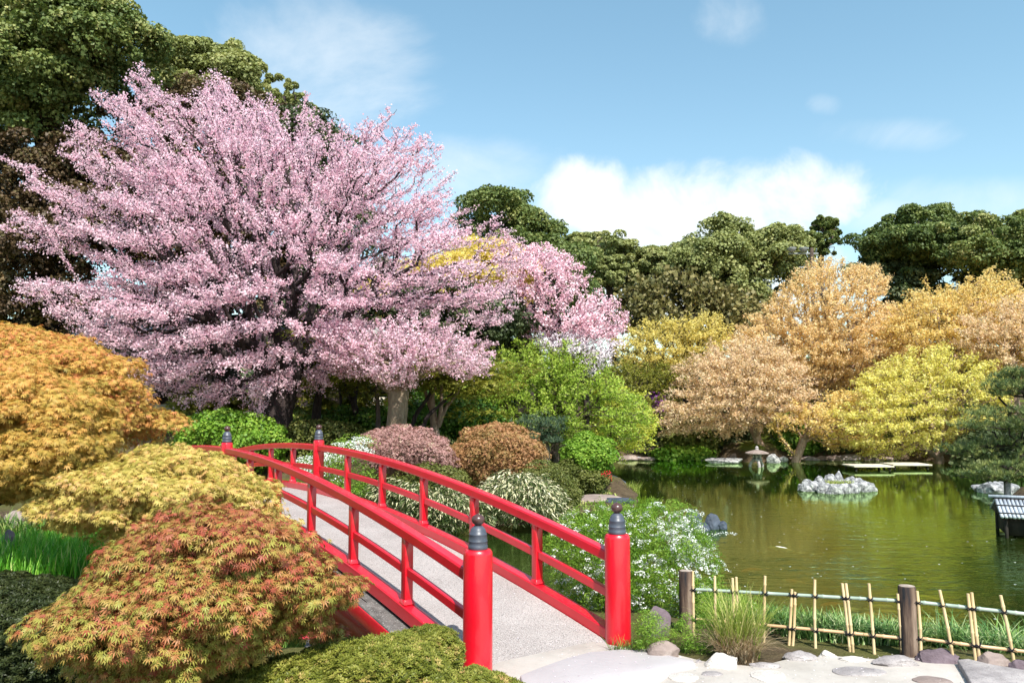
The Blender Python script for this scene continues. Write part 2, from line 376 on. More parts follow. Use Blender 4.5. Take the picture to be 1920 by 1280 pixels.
lm('cherry', [(0, (.79, .48, .57)), (.35, (.90, .64, .73)), (.8, (.94, .75, .82)), (1, (.95, .84, .89))], transl=.52, rough=.7, spec=.1, tcol=(1, .9, .95))
lm('cherry_rose', [(0, (.80, .44, .54)), (.5, (.92, .64, .72)), (1, (.94, .78, .84))], transl=.4, rough=.7, spec=.1, tcol=(1, .9, .95))
lm('cherry_white', [(0, (.66, .56, .62)), (.5, (.82, .74, .80)), (1, (.90, .86, .90))], transl=.4, rough=.7, spec=.1, tcol=(1, .95, 1))
lm('pine', [(0, (.06, .10, .04)), (.5, (.14, .19, .06)), (1, (.30, .32, .10))], transl=.1)
lm('pine_blue', [(0, (.03, .06, .04)), (.5, (.07, .12, .07)), (1, (.16, .22, .11))], transl=.1)
lm('grass', [(0, (.04, .10, .02)), (.5, (.12, .22, .04)), (.85, (.22, .38, .06)), (1, (.55, .50, .22))], transl=.3)
lm('grass_bright', [(0, (.05, .20, .01)), (.5, (.10, .36, .02)), (.9, (.24, .50, .05)), (1, (.62, .60, .25))], transl=.35)
lm('grass_pale', [(0, (.16, .24, .03)), (.6, (.34, .42, .08)), (1, (.58, .52, .22))], transl=.3)
lm('grass_dry', [(0, (.22, .14, .08)), (.5, (.42, .30, .18)), (1, (.62, .50, .34))], transl=.2)
lm('grass_blue', [(0, (.04, .11, .03)), (.45, (.11, .24, .06)), (.75, (.28, .42, .13)), (1, (.58, .62, .36))], transl=.25)
lm('flower_red', [(0, (.45, .01, .02)), (1, (.65, .04, .05))], transl=.2)
lm('flower_purple', [(0, (.20, .04, .28)), (1, (.36, .12, .44))], transl=.2)

# ------------------------------------------------------------------ foliage machinery
RH = (np.array([[0, 0, 0], [.32, .45, .06], [0, 1, 0], [-.32, .45, .06]], float), np.array([[0, 1, 2, 3]]))
RW = (np.array([[-.1, -.5, 0], [.5, -.15, .12], [.15, .5, -.05], [-.5, .2, .1]], float), np.array([[0, 1, 2, 3]]))
TRI2 = (np.array([[0, -.1, 0], [.42, .30, .1], [.12, .34, .02], [0, .95, -.1], [-.12, .34, .02], [-.42, .30, .1]], float), np.array([[0, 1, 2, 5], [2, 3, 4, 5]]))
PENT = (np.array([[.5*math.cos(a)*q, .5*math.sin(a)*q, .1*math.sin(2.3*a)] for a, q in zip(np.arange(6)*PI/3, (1, .7, 1.05, .75, .95, .8))], float), np.arange(6)[None, :])
def _maple(lobes, w=.085, droop=.22):
    V = []; F = []
    for i, (a, l) in enumerate(lobes):
        a = R(a); d = np.array([math.sin(a), math.cos(a)]); s = np.array([d[1], -d[0]])
        b = d*.06
        m = d*l*.48; t = d*l
        k = len(V)
        V += [[b[0], b[1], 0], [*(m+s*w*l), -.02*l], [*t, -droop*l*l], [*(m-s*w*l), -.02*l]]
        F.append([k, k+1, k+2, k+3])
    return np.array(V, float), np.array(F)
MAPLE = _maple([(0, 1), (42, .92), (-42, .92), (86, .66), (-86, .66)], .13)
MAPLE7 = _maple([(0, 1), (32, .95), (-32, .95), (66, .8), (-66, .8), (110, .5), (-110, .5)], .105, .3)
SPRAY3 = _maple([(0, 1), (62, .85), (-60, .85), (150, .7)], .24, .2)
ROSE = _maple([(0, 1), (72, .95), (144, .9), (-144, 1), (-72, .9)], .22, -.35)
def _needles(n=9):
    V = []; F = []
    r = np.random.default_rng(3)
    for i in range(n):
        a = i*2*PI/n + r.uniform(-.3, .3); el = r.uniform(.25, 1.3)
        d = np.array([math.cos(a)*math.cos(el), math.sin(a)*math.cos(el), math.sin(el)])
        s = np.cross(d, [0, 0, 1]); s /= np.linalg.norm(s)
        k = len(V); V += [list(-s*.05), list(s*.05), list(d)]; F.append([k, k+1, k+2])
    return np.array(V), np.array(F)
NEED = _needles(11)
LANCE = (np.array([[0, 0, 0], [.10, .35, .02], [.07, .75, -.05], [0, 1, -.18], [-.07, .75, -.05], [-.10, .35, .02]]), np.arange(6)[None, :])

def unit(a): return a/(np.linalg.norm(a, axis=-1, keepdims=True)+1e-9)
def rnd(n): return unit(rng.normal(size=(n, 3)))
def frames(nrm, tipbias=None):
    """columns side, tip, normal"""
    nrm = unit(nrm); n = len(nrm)
    t = rnd(n) if tipbias is None else unit(tipbias + .55*rnd(n))
    t = unit(t - nrm*np.sum(t*nrm, 1, keepdims=True)); s = np.cross(t, nrm)
    return np.stack([s, t, nrm], -1)
def stamp(tmpl, pos, Rm, size):
    V, F = tmpl; k = len(V); n = len(pos)
    W = np.einsum('nij,kj->nki', Rm, V)*np.asarray(size).reshape(-1, 1, 1) + pos[:, None, :]
    FF = (F[None] + (np.arange(n)*k)[:, None, None]).reshape(-1, F.shape[1])
    return W.reshape(-1, 3), FF, len(F)
def poly_sample(poly, n):
    poly = np.array(poly, float); lo = poly.min(0); hi = poly.max(0)
    xs = []; ds = []; got = 0
    while got < n:
        q = rng.uniform(lo, hi, (n*2+50, 2)); d = poly_sd(poly, q[:, 0], q[:, 1]); k = d > 0
        xs.append(q[k]); ds.append(d[k]); got += k.sum()
    return np.concatenate(xs)[:n], np.concatenate(ds)[:n]
def crown(poly, Y, T, n, shell=True, front=.68, lean=0.0, inset=0.0):
    """points through a crown: outline in view, own depth Y and half thickness T (metres)"""
    q, d = poly_sample(poly, n)
    em = d.max()*.9+1e-6; e = np.clip(d/em, 0, 1); t = T*np.sqrt(np.clip(1-(1-e)**2, 0.02, 1))
    if shell: off = np.where(rng.random(n) < front, -1, 1)*t*rng.uniform(.62, 1, n)
    else: off = t*rng.uniform(-.8, .8, n)
    pts = P(q[:, 0], q[:, 1], Y+off+lean*(q[:, 1]-np.mean(q[:, 1])))
    c = pts.mean(0); h = pts.std(0)*2+1e-6
    nr = (pts-c)/h; nr[:, 1] = off/T
    return pts, unit(nr)
def lobed(poly, Y, T, nl, lr, npf, front=.62, top=.35, fill=.28, inset=.42):
    """a crown built of big uneven lobes: returns puff centres and outward directions"""
    poly = np.asarray(poly, float); lr = np.asarray(lr, float); px = F_PX/Y
    q, d = poly_sample(poly, nl*30); r0 = lr[0]*px; rv = rng.uniform(.6, 1.35, len(q))
    ok = np.where(d > np.minimum(r0*rv*inset*min(1.0, lr[2]/lr[0]*1.6), d.max()*.5))[0]
    # spread the lobes: take each in turn if it is not on top of an earlier one
    sel = []
    for i in ok:
        if all(np.hypot((q[i, 0]-q[j, 0])/lr[0], (q[i, 1]-q[j, 1])/lr[2])*1.0 > px*.55*min(rv[i], rv[j]) or rng.random() < .03 for j in sel): sel.append(i)
        if len(sel) >= nl: break
    q, d, rv = q[sel], d[sel], rv[sel]; n = len(q)
    e = np.clip(d/(d.max()+1e-6), 0, 1); t = np.maximum(T-lr[1]*.7, .1)*np.sqrt(np.clip(1-(1-e)**2, .05, 1))
    off = np.where(rng.random(n) < front, -1, 1)*t*rng.uniform(.25, 1, n)
    c = P(q[:, 0], q[:, 1], Y+off)
    idx = rng.choice(n, npf, p=rv**2/np.sum(rv**2)); dr = rnd(npf)
    dr[:, 2] = np.where(rng.random(npf) < .5, np.abs(dr[:, 2]), dr[:, 2]); dr = unit(dr+np.array([0, -.15, top]))
    p = c[idx]+dr*lr*(rv[idx]*rng.uniform(.72, 1.06, npf))[:, None]
    if fill > 0:
        c2, o2 = crown(poly, Y, T*.85, int(npf*fill), True, front)
        p = np.concatenate([p, c2]); dr = np.concatenate([dr, o2])
    return p, dr
def leaves(cent, out, rad, n, size, tmpl, up=.5, rnds=.8, outw=.6, jit=.35, vpuff=.5, bias=0.0, droop=None, surface=.5):
    """n leaves round each puff centre; returns V, F, attr"""
    m = len(cent); rad = np.asarray(rad, float)
    N = m*n; idx = np.repeat(np.arange(m), n)
    d = rnd(N); d = unit(d + np.array([0, 0, .35]) + out[idx]*.35)
    r = rng.uniform(surface, 1, N)**.6
    sc_ = rng.uniform(.7, 1.3, m)[idx]
    pos = cent[idx] + d*rad*(r*sc_)[:, None]
    nrm = d*outw + np.array([0, 0, up]) + rnd(N)*rnds
    tip = None if droop is None else (out[idx]*[.8, .8, .1] + d*[.35, .35, .1] + np.array([0, 0, -droop]))
    Rm = frames(nrm, tip)
    sz = size*rng.uniform(1-jit, 1+jit, N)
    V, F, fp = stamp(tmpl, pos, Rm, sz)
    a = np.clip(vpuff*rng.random(m)[idx] + (1-vpuff)*rng.random(N) + bias, 0, 1)
    return V, F, np.repeat(a, fp)
def grow(roots, pts, bf=.35):
    """roots: list of polylines (first starts at ground). returns nodes, parent, order; minimum spanning tree with a path length cost"""
    nodes = []; par = []; plen = []
    for pl in roots:
        pl = np.asarray(pl, float)
        if nodes:
            nd = np.array(nodes); k = int(np.argmin(np.linalg.norm(nd-pl[0], axis=1))); prev = k
        else: prev = -1
        for p in pl:
            if prev >= 0 and np.linalg.norm(nodes[prev]-p) < 1e-4: continue
            nodes.append(p); par.append(prev); plen.append(0 if prev < 0 else plen[prev]+np.linalg.norm(p-nodes[prev])); prev = len(nodes)-1
    nr = len(nodes)
    low = max(1, len(roots[0])-2)
    N = len(pts); best = np.full(N, 1e9); bp = np.zeros(N, int); free = np.ones(N, bool)
    def upd(k):
        nonlocal best, bp
        d = np.linalg.norm(pts-nodes[k], axis=1)
        c = d + bf*plen[k]; m = c < best
        best = np.where(m, c, best); bp = np.where(m, k, bp)
    for k in range(low, nr): upd(k)
    for _ in range(N):
        b = np.where(free, best, 1e9); i = int(np.argmin(b)); free[i] = False
        k = bp[i]; nodes.append(pts[i]); par.append(k); plen.append(plen[k]+np.linalg.norm(pts[i]-nodes[k])); upd(len(nodes)-1)
    return np.array(nodes), np.array(par), nr
def radii(nodes, par, rtip, rtrunk, ex=2.4):
    n = len(nodes); a = np.zeros(n)
    ch = np.zeros(n, int)
    for i in range(n):
        if par[i] >= 0: ch[par[i]] += 1
    for i in range(n-1, -1, -1):
        if a[i] == 0: a[i] = 1
        if par[i] >= 0: a[par[i]] += a[i]
    r = a**(1/ex); r = rtip + (rtrunk-rtip)*(r-1)/(r.max()-1+1e-9)
    return r
def wood(nodes, par, r, jitter=.06, minr=0.0):
    """frusta along every edge, each edge bent once"""
    i = np.where(par >= 0)[0]; i = i[r[i] >= minr]
    a = nodes[par[i]]; b = nodes[i]; ra = np.minimum(r[par[i]], r[i]*1.35); rb = r[i]
    ln = np.linalg.norm(b-a, axis=1, keepdims=True)
    mid = (a+b)/2 + rng.normal(size=a.shape)*ln*jitter + np.array([0, 0, 1])*ln*-.04
    A = np.concatenate([a, mid]); B = np.concatenate([mid, b]); rm = (ra+rb)/2
    RA = np.concatenate([ra, rm]); RB = np.concatenate([rm, rb])
    Vs = []; Fs = []; base = 0
    for lo, hi, k in ((0, .03, 3), (.03, .09, 5), (.09, 9, 9)):
        m = (RA >= lo) & (RA < hi)
        if not m.any(): continue
        p, q, rp, rq = A[m], B[m], RA[m], RB[m]
        t = unit(q-p); q = q + t*rq[:, None]*.4
        ref = np.where(np.abs(t[:, 2:3]) < .9, [[0, 0, 1.]], [[1., 0, 0]])
        u_ = unit(np.cross(ref, t)); v_ = np.cross(t, u_)
        an = np.arange(k)*2*PI/k
        ring = np.cos(an)[None, :, None]*u_[:, None, :] + np.sin(an)[None, :, None]*v_[:, None, :]
        V = np.concatenate([p[:, None]+ring*rp[:, None, None], q[:, None]+ring*rq[:, None, None]], 1)
        n = len(p); j = np.arange(k); jn = (j+1) % k
        f = np.stack([j, jn, jn+k, j+k], 1)
        F = (f[None] + (np.arange(n)*2*k)[:, None, None] + base).reshape(-1, 4)
        Vs.append(V.reshape(-1, 3)); Fs.append(F); base += n*2*k
    return np.concatenate(Vs), np.concatenate(Fs)
def trunk_tube(pl, r0, r1, n=14, rough=.09, seed=0, flare=.5, sub=6):
    """thick trunk as one welded tube with bumps and a flared foot"""
    pl = np.asarray(pl, float); S = [0]+list(np.cumsum(np.linalg.norm(np.diff(pl, axis=0), axis=1))); S = np.array(S)
    m = (len(pl)-1)*sub+1; t = np.linspace(0, S[-1], m)
    c = np.stack([np.interp(t, S, pl[:, k]) for k in range(3)], 1)
    for _ in range(3): c[1:-1] = (c[:-2]+2*c[1:-1]+c[2:])/4
    mb = MB(); V = []; F = []
    tan = unit(np.gradient(c, axis=0))
    for i in range(m):
        k = i/(m-1); r = r0+(r1-r0)*k; r *= 1+flare*math.exp(-t[i]/(r0*1.6+.01))
        ref = np.array([1., 0, 0]) if abs(tan[i][0]) < .9 else np.array([0, 1., 0])
        a = unit(np.cross(ref, tan[i])); b = np.cross(tan[i], a)
        for j in range(n):
            an = j*2*PI/n; dv = math.cos(an)*a+math.sin(an)*b
            q = c[i]+dv*r; f = mnoise.noise(Vector(q*(1.2/max(r0, .08))*.35)+Vector((seed, 0, 0)))
            V.append(c[i]+dv*r*(1+rough*f*2.2))
    for i in range(m-1):
        for j in range(n):
            k = (j+1) % n; F.append((i*n+j, i*n+k, (i+1)*n+k, (i+1)*n+j))
    return np.array(V), np.array(F)

def tree(name, label, cat, group, poly, Y, T, base, leaf, barkm, np_=170, pr=(.7, .7, .5), nl=70, size=.2, tmpl=RW,
         tr=.22, up=.5, rnds=.8, outw=.6, sk=160, droop=None, shell=True, bias=0.0, roots=None, front=.68, bf=.3, vpuff=.5, surface=.5, twig=.012, extra_v=0, nobranch=False, lobes=None, crown_name='crown', trunk_name='trunk'):
    """base: (px, Y) of the foot; foot height comes from the terrain"""
    if lobes is None:
        A = .5*abs(sum(poly[i][0]*poly[(i+1) % len(poly)][1]-poly[(i+1) % len(poly)][0]*poly[i][1] for i in range(len(poly))))*(Y/F_PX)**2
        lr = (1.45, 1.35, .95) if tmpl is RW else (1.15, 1.1, .5)
        if Y < 34 and tmpl is not RW: lr = (1.15, 1.0, .32)
        sc_l = min(1, (A**.5)/5.5); lr = tuple(q*sc_l for q in lr)
        nlb = int(np.clip(A/(lr[0]*lr[2]*PI)*(2.6 if tmpl is RW else 2.6), 6, 170)); lobes = (nlb, lr)
        if tmpl is RW: pr = tuple(q*.52*sc_l for q in pr); np_ = int(np_*2.8); nl = int(nl*1.35); size = size*.56
        else: pr = tuple(q*.55 for q in pr[:2])+(pr[2]*.85,); np_ = int(np_*2.8); nl = int(nl*.72); size = size*.80
    b0 = P(base[0], 760, Y)[0]; bz = Hs(b0, Y)
    root = thing(name, (b0, Y, bz), label, cat, group)
    if lobes: cen, out = lobed(poly, Y, T, lobes[0], lobes[1], np_, fill=.12)
    else: cen, out = crown(poly, Y, T, np_, shell, front)
    low = cen[:, 2] > bz+.15
    cen, out = cen[low], out[low]
    V, F, a = leaves(cen, out, pr, nl, size, tmpl, up, rnds, outw, bias=bias, droop=droop, vpuff=vpuff, surface=surface)
    mesh_np(crown_name, V, F, L[leaf], root, attr=a)
    if not nobranch:
        ap, _ = crown(poly, Y, T*.9, sk, False)
        ap = ap[ap[:, 2] > bz+.3]
        if roots is None:
            cx, _, cz = cen.mean(0)
            h = max(.3, (cen[:, 2].min()+.35*(cz-cen[:, 2].min()))-bz)
            roots_w = [[(b0, Y, bz-.2), (b0+(cx-b0)*.15+.1*h*.3, Y, bz+h*.45), (b0+(cx-b0)*.35, Y+.05*h, bz+h*.8), (b0+(cx-b0)*.5, Y, bz+h)]]
        else:
            roots_w = [[tuple(P(x, y, Y+(dy if True else 0))) for x, y, dy in pl] for pl in roots]
            roots_w[0][0] = (b0, Y, bz-.2)
        nd, pa, nr = grow(roots_w, ap, bf)
        r = radii(nd, pa, twig, tr)
        V, F = wood(nd, pa, r, minr=twig*1.05)
        TV, TF = trunk_tube(np.array(roots_w[0]), tr*1.05, max(r[len(roots_w[0])-1], tr*.5), seed=Y)
        VV = np.concatenate([V, TV]); FF = np.concatenate([F, TF+len(V)])
        mesh_np(trunk_name, VV, FF, M[barkm], root, smooth=True)
    return root

# ------------------------------------------------------------------ the setting
def axis(segs):
    out = []
    for a, b, s in segs: out += list(np.arange(a, b-1e-6, s))
    out.append(segs[-1][1]); return np.array(out)
gx = axis([(-400, -60, 34), (-60, -16, 2), (-16, -10, .5), (-10, 8, .2), (8, 18, .5), (18, 60, 2), (60, 400, 34)])
gy = axis([(-60, -6, 6), (-6, 4, 1), (4, 12, .14), (12, 24, .28), (24, 46, .45), (46, 90, 2.2), (90, 800, 35.5)])
X, Yg = np.meshgrid(gx, gy); Z = H(X.ravel(), Yg.ravel())
Z += np.array([mnoise.noise(Vector((x*1.3, y*1.3, 0)))*.03 for x, y in zip(X.ravel(), Yg.ravel())])*(Z > -.45)*(~((X.ravel() > .0) & (Yg.ravel() < 8.2)))
nx = len(gx); i, j = np.meshgrid(np.arange(len(gy)-1), np.arange(nx-1), indexing='ij'); k = (i*nx+j).ravel()
tag(mesh_np('ground', np.stack([X.ravel(), Yg.ravel(), Z], 1), np.stack([k, k+1, k+nx+1, k+nx], 1), M['ground'], smooth=True), kind='structure')
def flat_poly(name, pts, z, mat, step=None):
    V = np.array([(x, y, z) for x, y in pts]); return mesh_np(name, V, np.arange(len(V))[None, :], mat)
def fan_sheet(name, pts, z, mat):
    return flat_poly(name, pts, z, mat)
tag(mesh_np('water', np.array([(-14, 3, WATER), (30, 3, WATER), (30, 46, WATER), (-14, 46, WATER)], float), np.array([[0, 1, 2, 3]]), M['water']), kind='structure')

# paved path in the foreground: edge follows the fence
def irregular(cx, cy, rx, ry, n=28, seed=0, amp=.16, rot=0):
    r = np.random.default_rng(seed); ph = r.uniform(0, 6.28, 6); out = []
    for a in np.linspace(0, 2*PI, n, endpoint=False):
        q = 1+amp*(math.sin(2*a+ph[0])*.5+math.sin(3*a+ph[1])*.5+math.sin(5*a+ph[2])*.3+math.sin(9*a+ph[3])*.15)
        x, y = rx*q*math.cos(a), ry*q*math.sin(a)
        out.append((cx+x*math.cos(rot)-y*math.sin(rot), cy+x*math.sin(rot)+y*math.cos(rot)))
    return out
def slab(name, pts, z0, z1, mat, parent=None, bev=.012):
    n = len(pts); V = [(x, y, z0) for x, y in pts]+[(x, y, z1) for x, y in pts]
    mb = MB(); mb.add(V, [tuple(range(n))[::-1], tuple(range(n, 2*n))]+[(i, (i+1) % n, n+(i+1) % n, n+i) for i in range(n)])
    c = np.mean(pts, 0)
    return mb.build(name, mat, parent, bevel=bev, origin=(c[0], c[1], z0))
pp = [g2(x, y, 0) for x, y in ((905, 1262), (985, 1212), (1100, 1203), (1165, 1215), (1240, 1222), (1310, 1240), (1340, 1246), (1420, 1252), (1480, 1237), (1560, 1232), (1640, 1238), (1700, 1232), (1780, 1238), (1830, 1250), (1920, 1262), (2020, 1280))]
pp += [(6, 3), (6, -4), (-.6, -4), (-.9, 3), (-.75, 5.2), (-.5, 6.3)]
o = slab('path', pp, -.06, .018, M['path'], bev=.01); tag(o, kind='structure')

# ------------------------------------------------------------------ the red bridge
BA, SP, BW = .607, 1.272, 1.558
BO = np.array([-.284, 6.769]); BD = np.array([-math.sin(BA), math.cos(BA)]); BN = np.array([math.cos(BA), math.sin(BA)])
def bz(k): t = np.clip(k, -.6, 12.6)/6; return .10 + .72*(1-(1-t)**2)       # top of the base beam
def bpt(k, side, z): q = BO+BD*SP*k+BN*BW*side; return np.array([q[0], q[1], z])
bridge = thing('arched_bridge', (*(BO+BD*SP*6+BN*BW/2), WATER), 'long red painted wooden footbridge arching over the pond between the pink cherry and the path', 'bridge')
def sect(k, off, w, z0, z1, side, ww=None):
    """rectangle section centred off metres inward of the post line"""
    s = BN*off; q = BO+BD*SP*k+BN*BW*side+s; n3 = np.array([BN[0], BN[1], 0]); c = np.array([q[0], q[1], 0])
    return np.array([c-n3*w/2+[0, 0, z0], c+n3*w/2+[0, 0, z0], c+n3*w/2+[0, 0, z1], c-n3*w/2+[0, 0, z1]])
KS = np.linspace(0, 12, 97)
def rail(name, side, k0, k1, w, lo, hi, mat, bev=.012, off=0.0, n=49):
    ks = np.linspace(k0, k1, n); mb = MB()
    mb.sweep(ks, lambda i: sect(ks[i], off, w, bz(ks[i])+lo, bz(ks[i])+hi, side))
    return mb.build(name, mat, bridge, bevel=bev, smooth=True)
# deck, its concrete edges and the steel girders
ks = np.linspace(-.05, 12.05, 97)
mb = MB(); mb.sweep(ks, lambda i: sect(ks[i], BW/2, BW-.155, bz(ks[i])-.30, bz(ks[i])-.105, 0)); mb.build('deck', M['deck'], bridge, smooth=True)
for sd_, sg in ((0, -1), (1, 1)):
    mb = MB(); mb.sweep(ks, lambda i: sect(ks[i], sg*.085, .32, bz(ks[i])-.26, bz(ks[i])-.165, sd_)); mb.build('edge_slab', M['concrete'], bridge, bevel=.008)
    mb = MB(); mb.sweep(ks, lambda i: sect(ks[i], sg*.235, .035, bz(ks[i])-.34, bz(ks[i])-.185, sd_)); mb.build('fascia_board', M['red'], bridge, bevel=.006)
    kg = np.linspace(.7, 11.3, 60)
    mb = MB(); mb.sweep(kg, lambda i: sect(kg[i], sg*.10, .10, bz(kg[i])-.72, bz(kg[i])-.27, sd_)); mb.build('girder', M['red'], bridge)
    rail('base_beam', sd_, -.02, 12.02, .135, -.135, 0, M['red'])
    rail('handrail', sd_, 0, 12, .115, .612, .715, M['red'], .016)
    # mid rail pieces run from post to post
    for k in range(12):
        w_ = .05
        rail('mid_rail', sd_, k+w_*.5/1.27, k+1-w_*.5/1.27, .055, .27, .352, M['red'], .008, n=9)
    for k in range(1, 12):
        if k == 6: continue
        q = BO+BD*SP*k+BN*BW*sd_
        rot = np.array([[math.cos(BA), -math.sin(BA), 0], [math.sin(BA), math.cos(BA), 0], [0, 0, 1]])
        mb = MB(); mb.box((q[0], q[1], bz(k)+.305), (.088, .088, .63), rot); mb.box((q[0], q[1], bz(k)+.022), (.125, .125, .05), rot, taper=.72)
        mb.build('post', M['red'], bridge, bevel=.007)
def newel(k, side, r, h, zb, octo=False):
    q = BO+BD*SP*k+BN*BW*side; n = 8 if octo else 40
    mb = MB(); sh = h-.30 if not octo else h-.27
    pr = [(r, zb-.25), (r, zb+sh-.035), (r*.96, zb+sh-.015), (r*.86, zb+sh), (r*.62, zb+sh+.004)]
    mb.lathe((q[0], q[1], 0), pr, n, rot=BA+PI/8)
    nw = mb.build('newel_post', M['red'], bridge, smooth=not octo, bevel=.006 if octo else 0, origin=(q[0], q[1], zb))
    c = 1 if not octo else .92
    z = zb+sh
    pf = [(.078, 0), (.082, .006), (.082, .028), (.078, .034), (.078, .060), (.080, .063), (.080, .070), (.077, .074), (.074, .115), (.076, .119), (.075, .127), (.069, .134), (.062, .160), (.058, .168), (.045, .182), (.033, .192)]
    mb = MB(); mb.lathe((q[0], q[1], z+.003), [(a*c, b*c) for a, b in pf], 36); cp = mb.build('finial', M['bronze'], nw, smooth=True)
    ball = [(.024, 0), (.026, .010), (.044, .022), (.054, .040), (.056, .056), (.052, .072), (.040, .086), (.022, .095), (.008, .100), (.003, .106)]
    mb = MB(); mb.lathe((q[0], q[1], z+.003+.188*c), [(a*c, b*c) for a, b in ball], 32); mb.build('knob', M['knob'], cp, smooth=True)
newel(0, 0, .123, 1.315, 0); newel(0, 1, .120, 1.30, 0)
newel(6, 0, .095, 1.08, bz(6)-.02, True); newel(6, 1, .095, 1.08, bz(6)-.02, True)
newel(12, 0, .12, 1.3, 0); newel(12, 1, .12, 1.3, 0)

# ------------------------------------------------------------------ rocks
_ico = None
def ico():
    global _ico
    if _ico is None:
        import bmesh
        bm = bmesh.new(); bmesh.ops.create_icosphere(bm, subdivisions=4, radius=1)
        _ico = (np.array([v.co[:] for v in bm.verts]), np.array([[v.index for v in f.verts] for f in bm.faces])); bm.free()
    return _ico
def rock(name, c, rad, mat, label=None, cat='rock', group=None, seed=0, cuts=9, rough=.06, rot=0.0, parent=None):
    r = np.random.default_rng(seed); V, F = ico(); V = V.copy()
    for _ in range(cuts):
        n = unit(r.normal(size=3)*[1, 1, .8]); d = r.uniform(.62, .9); s = V@n; V = V - np.clip(s-d, 0, None)[:, None]*n*.92
    nz = np.array([mnoise.fractal(Vector(p*2.2)+Vector((seed*3.1, 0, 0)), 1, 2, 4) for p in V]); V = V*(1+rough*nz)[:, None]
    V = V*np.array(rad); ca, sa = math.cos(rot), math.sin(rot)
    V = V @ np.array([[ca, sa, 0], [-sa, ca, 0], [0, 0, 1]]) + np.array(c)
    o = mesh_np(name, V, F, mat, parent, smooth=True, origin=c)
    try: o.data.set_sharp_from_angle(angle=R(32))
    except Exception: pass
    if parent is None: tag(o, label, cat, group)
    return o
def grock(px, py, z, w, h, mat, label, seed, cat='rock', group=None, dep=.8, cuts=8, name='rock', rough=.06, up=.3, rot=0):
    """rock whose foot sits at pixel (px,py) on level z; w, h in photo pixels"""
    p = G(px, py, z); s = F_PX/p[1]
    rx, rz = w/2/s, h/s/1.2
    return rock(name, (p[0], p[1]+rx*dep*.6, z+rz*up), (rx, rx*dep, rz), mat, label, cat, group, seed, cuts, rough, rot)

# foreground paving stones and boulders
o = slab('paving_slab', [g2(x, y, .018) for x, y in ((975, 1272), (1010, 1258), (1060, 1240), (1105, 1228), (1160, 1223), (1215, 1225), (1262, 1236), (1300, 1243), (1305, 1252), (1262, 1262), (1245, 1275), (1215, 1290), (1120, 1330), (990, 1320))], -.05, .05, M['slab'])
tag(o, 'large smooth flagstone lying at the near end of the red bridge', 'paving stone')
o = slab('paving_slab', [g2(x, y, .018) for x, y in ((1795, 1247), (1815, 1245), (1860, 1256), (1930, 1268), (1990, 1290), (1900, 1300), (1820, 1290), (1808, 1268))], -.05, .07, M['slate'] if 'slate' in M else M['stone_grey'])
tag(o, 'flat angular slate slab at the right end of the paving under the fence', 'paving stone')
for a in ((1355, 1253, 36*2, 30, 'stone_pale', 'rounded pale boulder on the paving beside the dry grass tuft', 11, .75, 'boulder'),
          (1245, 1236, 66, 34, 'stone_brown', 'low brown stone between the right red newel and the green ground cover', 12, .6, 'rock'),
          (1555, 1233, 36, 14, 'stone_pale', 'small smooth cream stone under the bamboo fence', 13, .6, 'stone'),
          (1505, 1238, 66, 16, 'stone_grey', 'rugged grey stone with white flecks at the foot of the bamboo fence', 14, .5, 'stone'),
          (1440, 1253, 66, 10, 'stone_grey', 'flat grey stone just right of the rounded pale boulder', 15, .5, 'stone'),
          (1605, 1240, 70, 9, 'stone_pale', 'long low pale stone under the middle bamboo uprights', 16, .5, 'stone'),
          (1690, 1250, 96, 18, 'stone_grey', 'wide flat fissured stone at the foot of the dark fence post', 17, .5, 'stone'),
          (1770, 1244, 84, 28, 'stone_purple', 'smooth dark rounded stone right of the dark fence post', 18, .55, 'rock'),
          (1868, 1256, 72, 32, 'stone_brown', 'brown rounded stone near the right edge behind the fence foot', 19, .6, 'rock'),
          (1915, 1262, 40, 26, 'stone_purple', 'dark stone cut by the right edge of the view', 20, .6, 'rock'),
          (1310, 1244, 14, 8, 'stone_grey', 'tiny grey stone left of the rounded pale boulder', 21, .6, 'stone')):
    grock(a[0], a[1], .01, a[2], a[3]*.9, M[a[4]], a[5], a[6], a[8], dep=a[7], cuts=11, rough=.13, up=.15)
# stones set flush in the path
for n_, (px, py, w_, h_, mt, lb) in enumerate(((1609, 1259, 92, 18, 'stone_grey', 'oval grey stone set flush in the sandy path'),
        (1440, 1267, 66, 22, 'stone_pale', 'pale oval stone set flush in the path below the dry grass'),
        (1335, 1263, 36, 9, 'stone_grey', 'small bluish stone set flush in the path beside the big flagstone'),
        (1748, 1276, 66, 16, 'stone_brown', 'pinkish brown stone set flush in the path near the bottom right'),
        (1282, 1270, 56, 16, 'stone_pale', 'sandy pebbled stone set against the big flagstone'))):
    p = G(px, py, .018); s = F_PX/p[1]; q = G(px, py-h_/2, .018)[1]-G(px, py+h_/2, .018)[1]
    o = slab('path_stone', irregular(p[0], p[1], w_/2/s, abs(q)/2, 30, 30+n_, .12), -.03, .028, M[mt], bev=.006)
    tag(o, lb, 'paving stone')

# dark rock behind the ground cover by the right newel
grock(1232, 1196, -.02, 74, 50, M['stone_purple'], 'dark tilted rock in the greenery right of the right red newel', 44, dep=.6)
# blue-black rocks standing in the water behind the white spirea
for n_, (px, py, w_, h_, lb) in enumerate(((1300, 1000, 44, 42, 'tall split blue black rock in the water behind the spirea'),
        (1338, 992, 34, 26, 'middle blue black rock of the group in the water behind the spirea'),
        (1322, 996, 22, 16, 'small blue black rock in front of the middle one behind the spirea'),
        (1356, 992, 24, 14, 'rightmost low blue black rock behind the spirea'))):
    grock(px, py, WATER, w_, h_, M['stone_blue'], lb, 60+n_, group='blue black rocks in the pond', cuts=13, rough=.10)
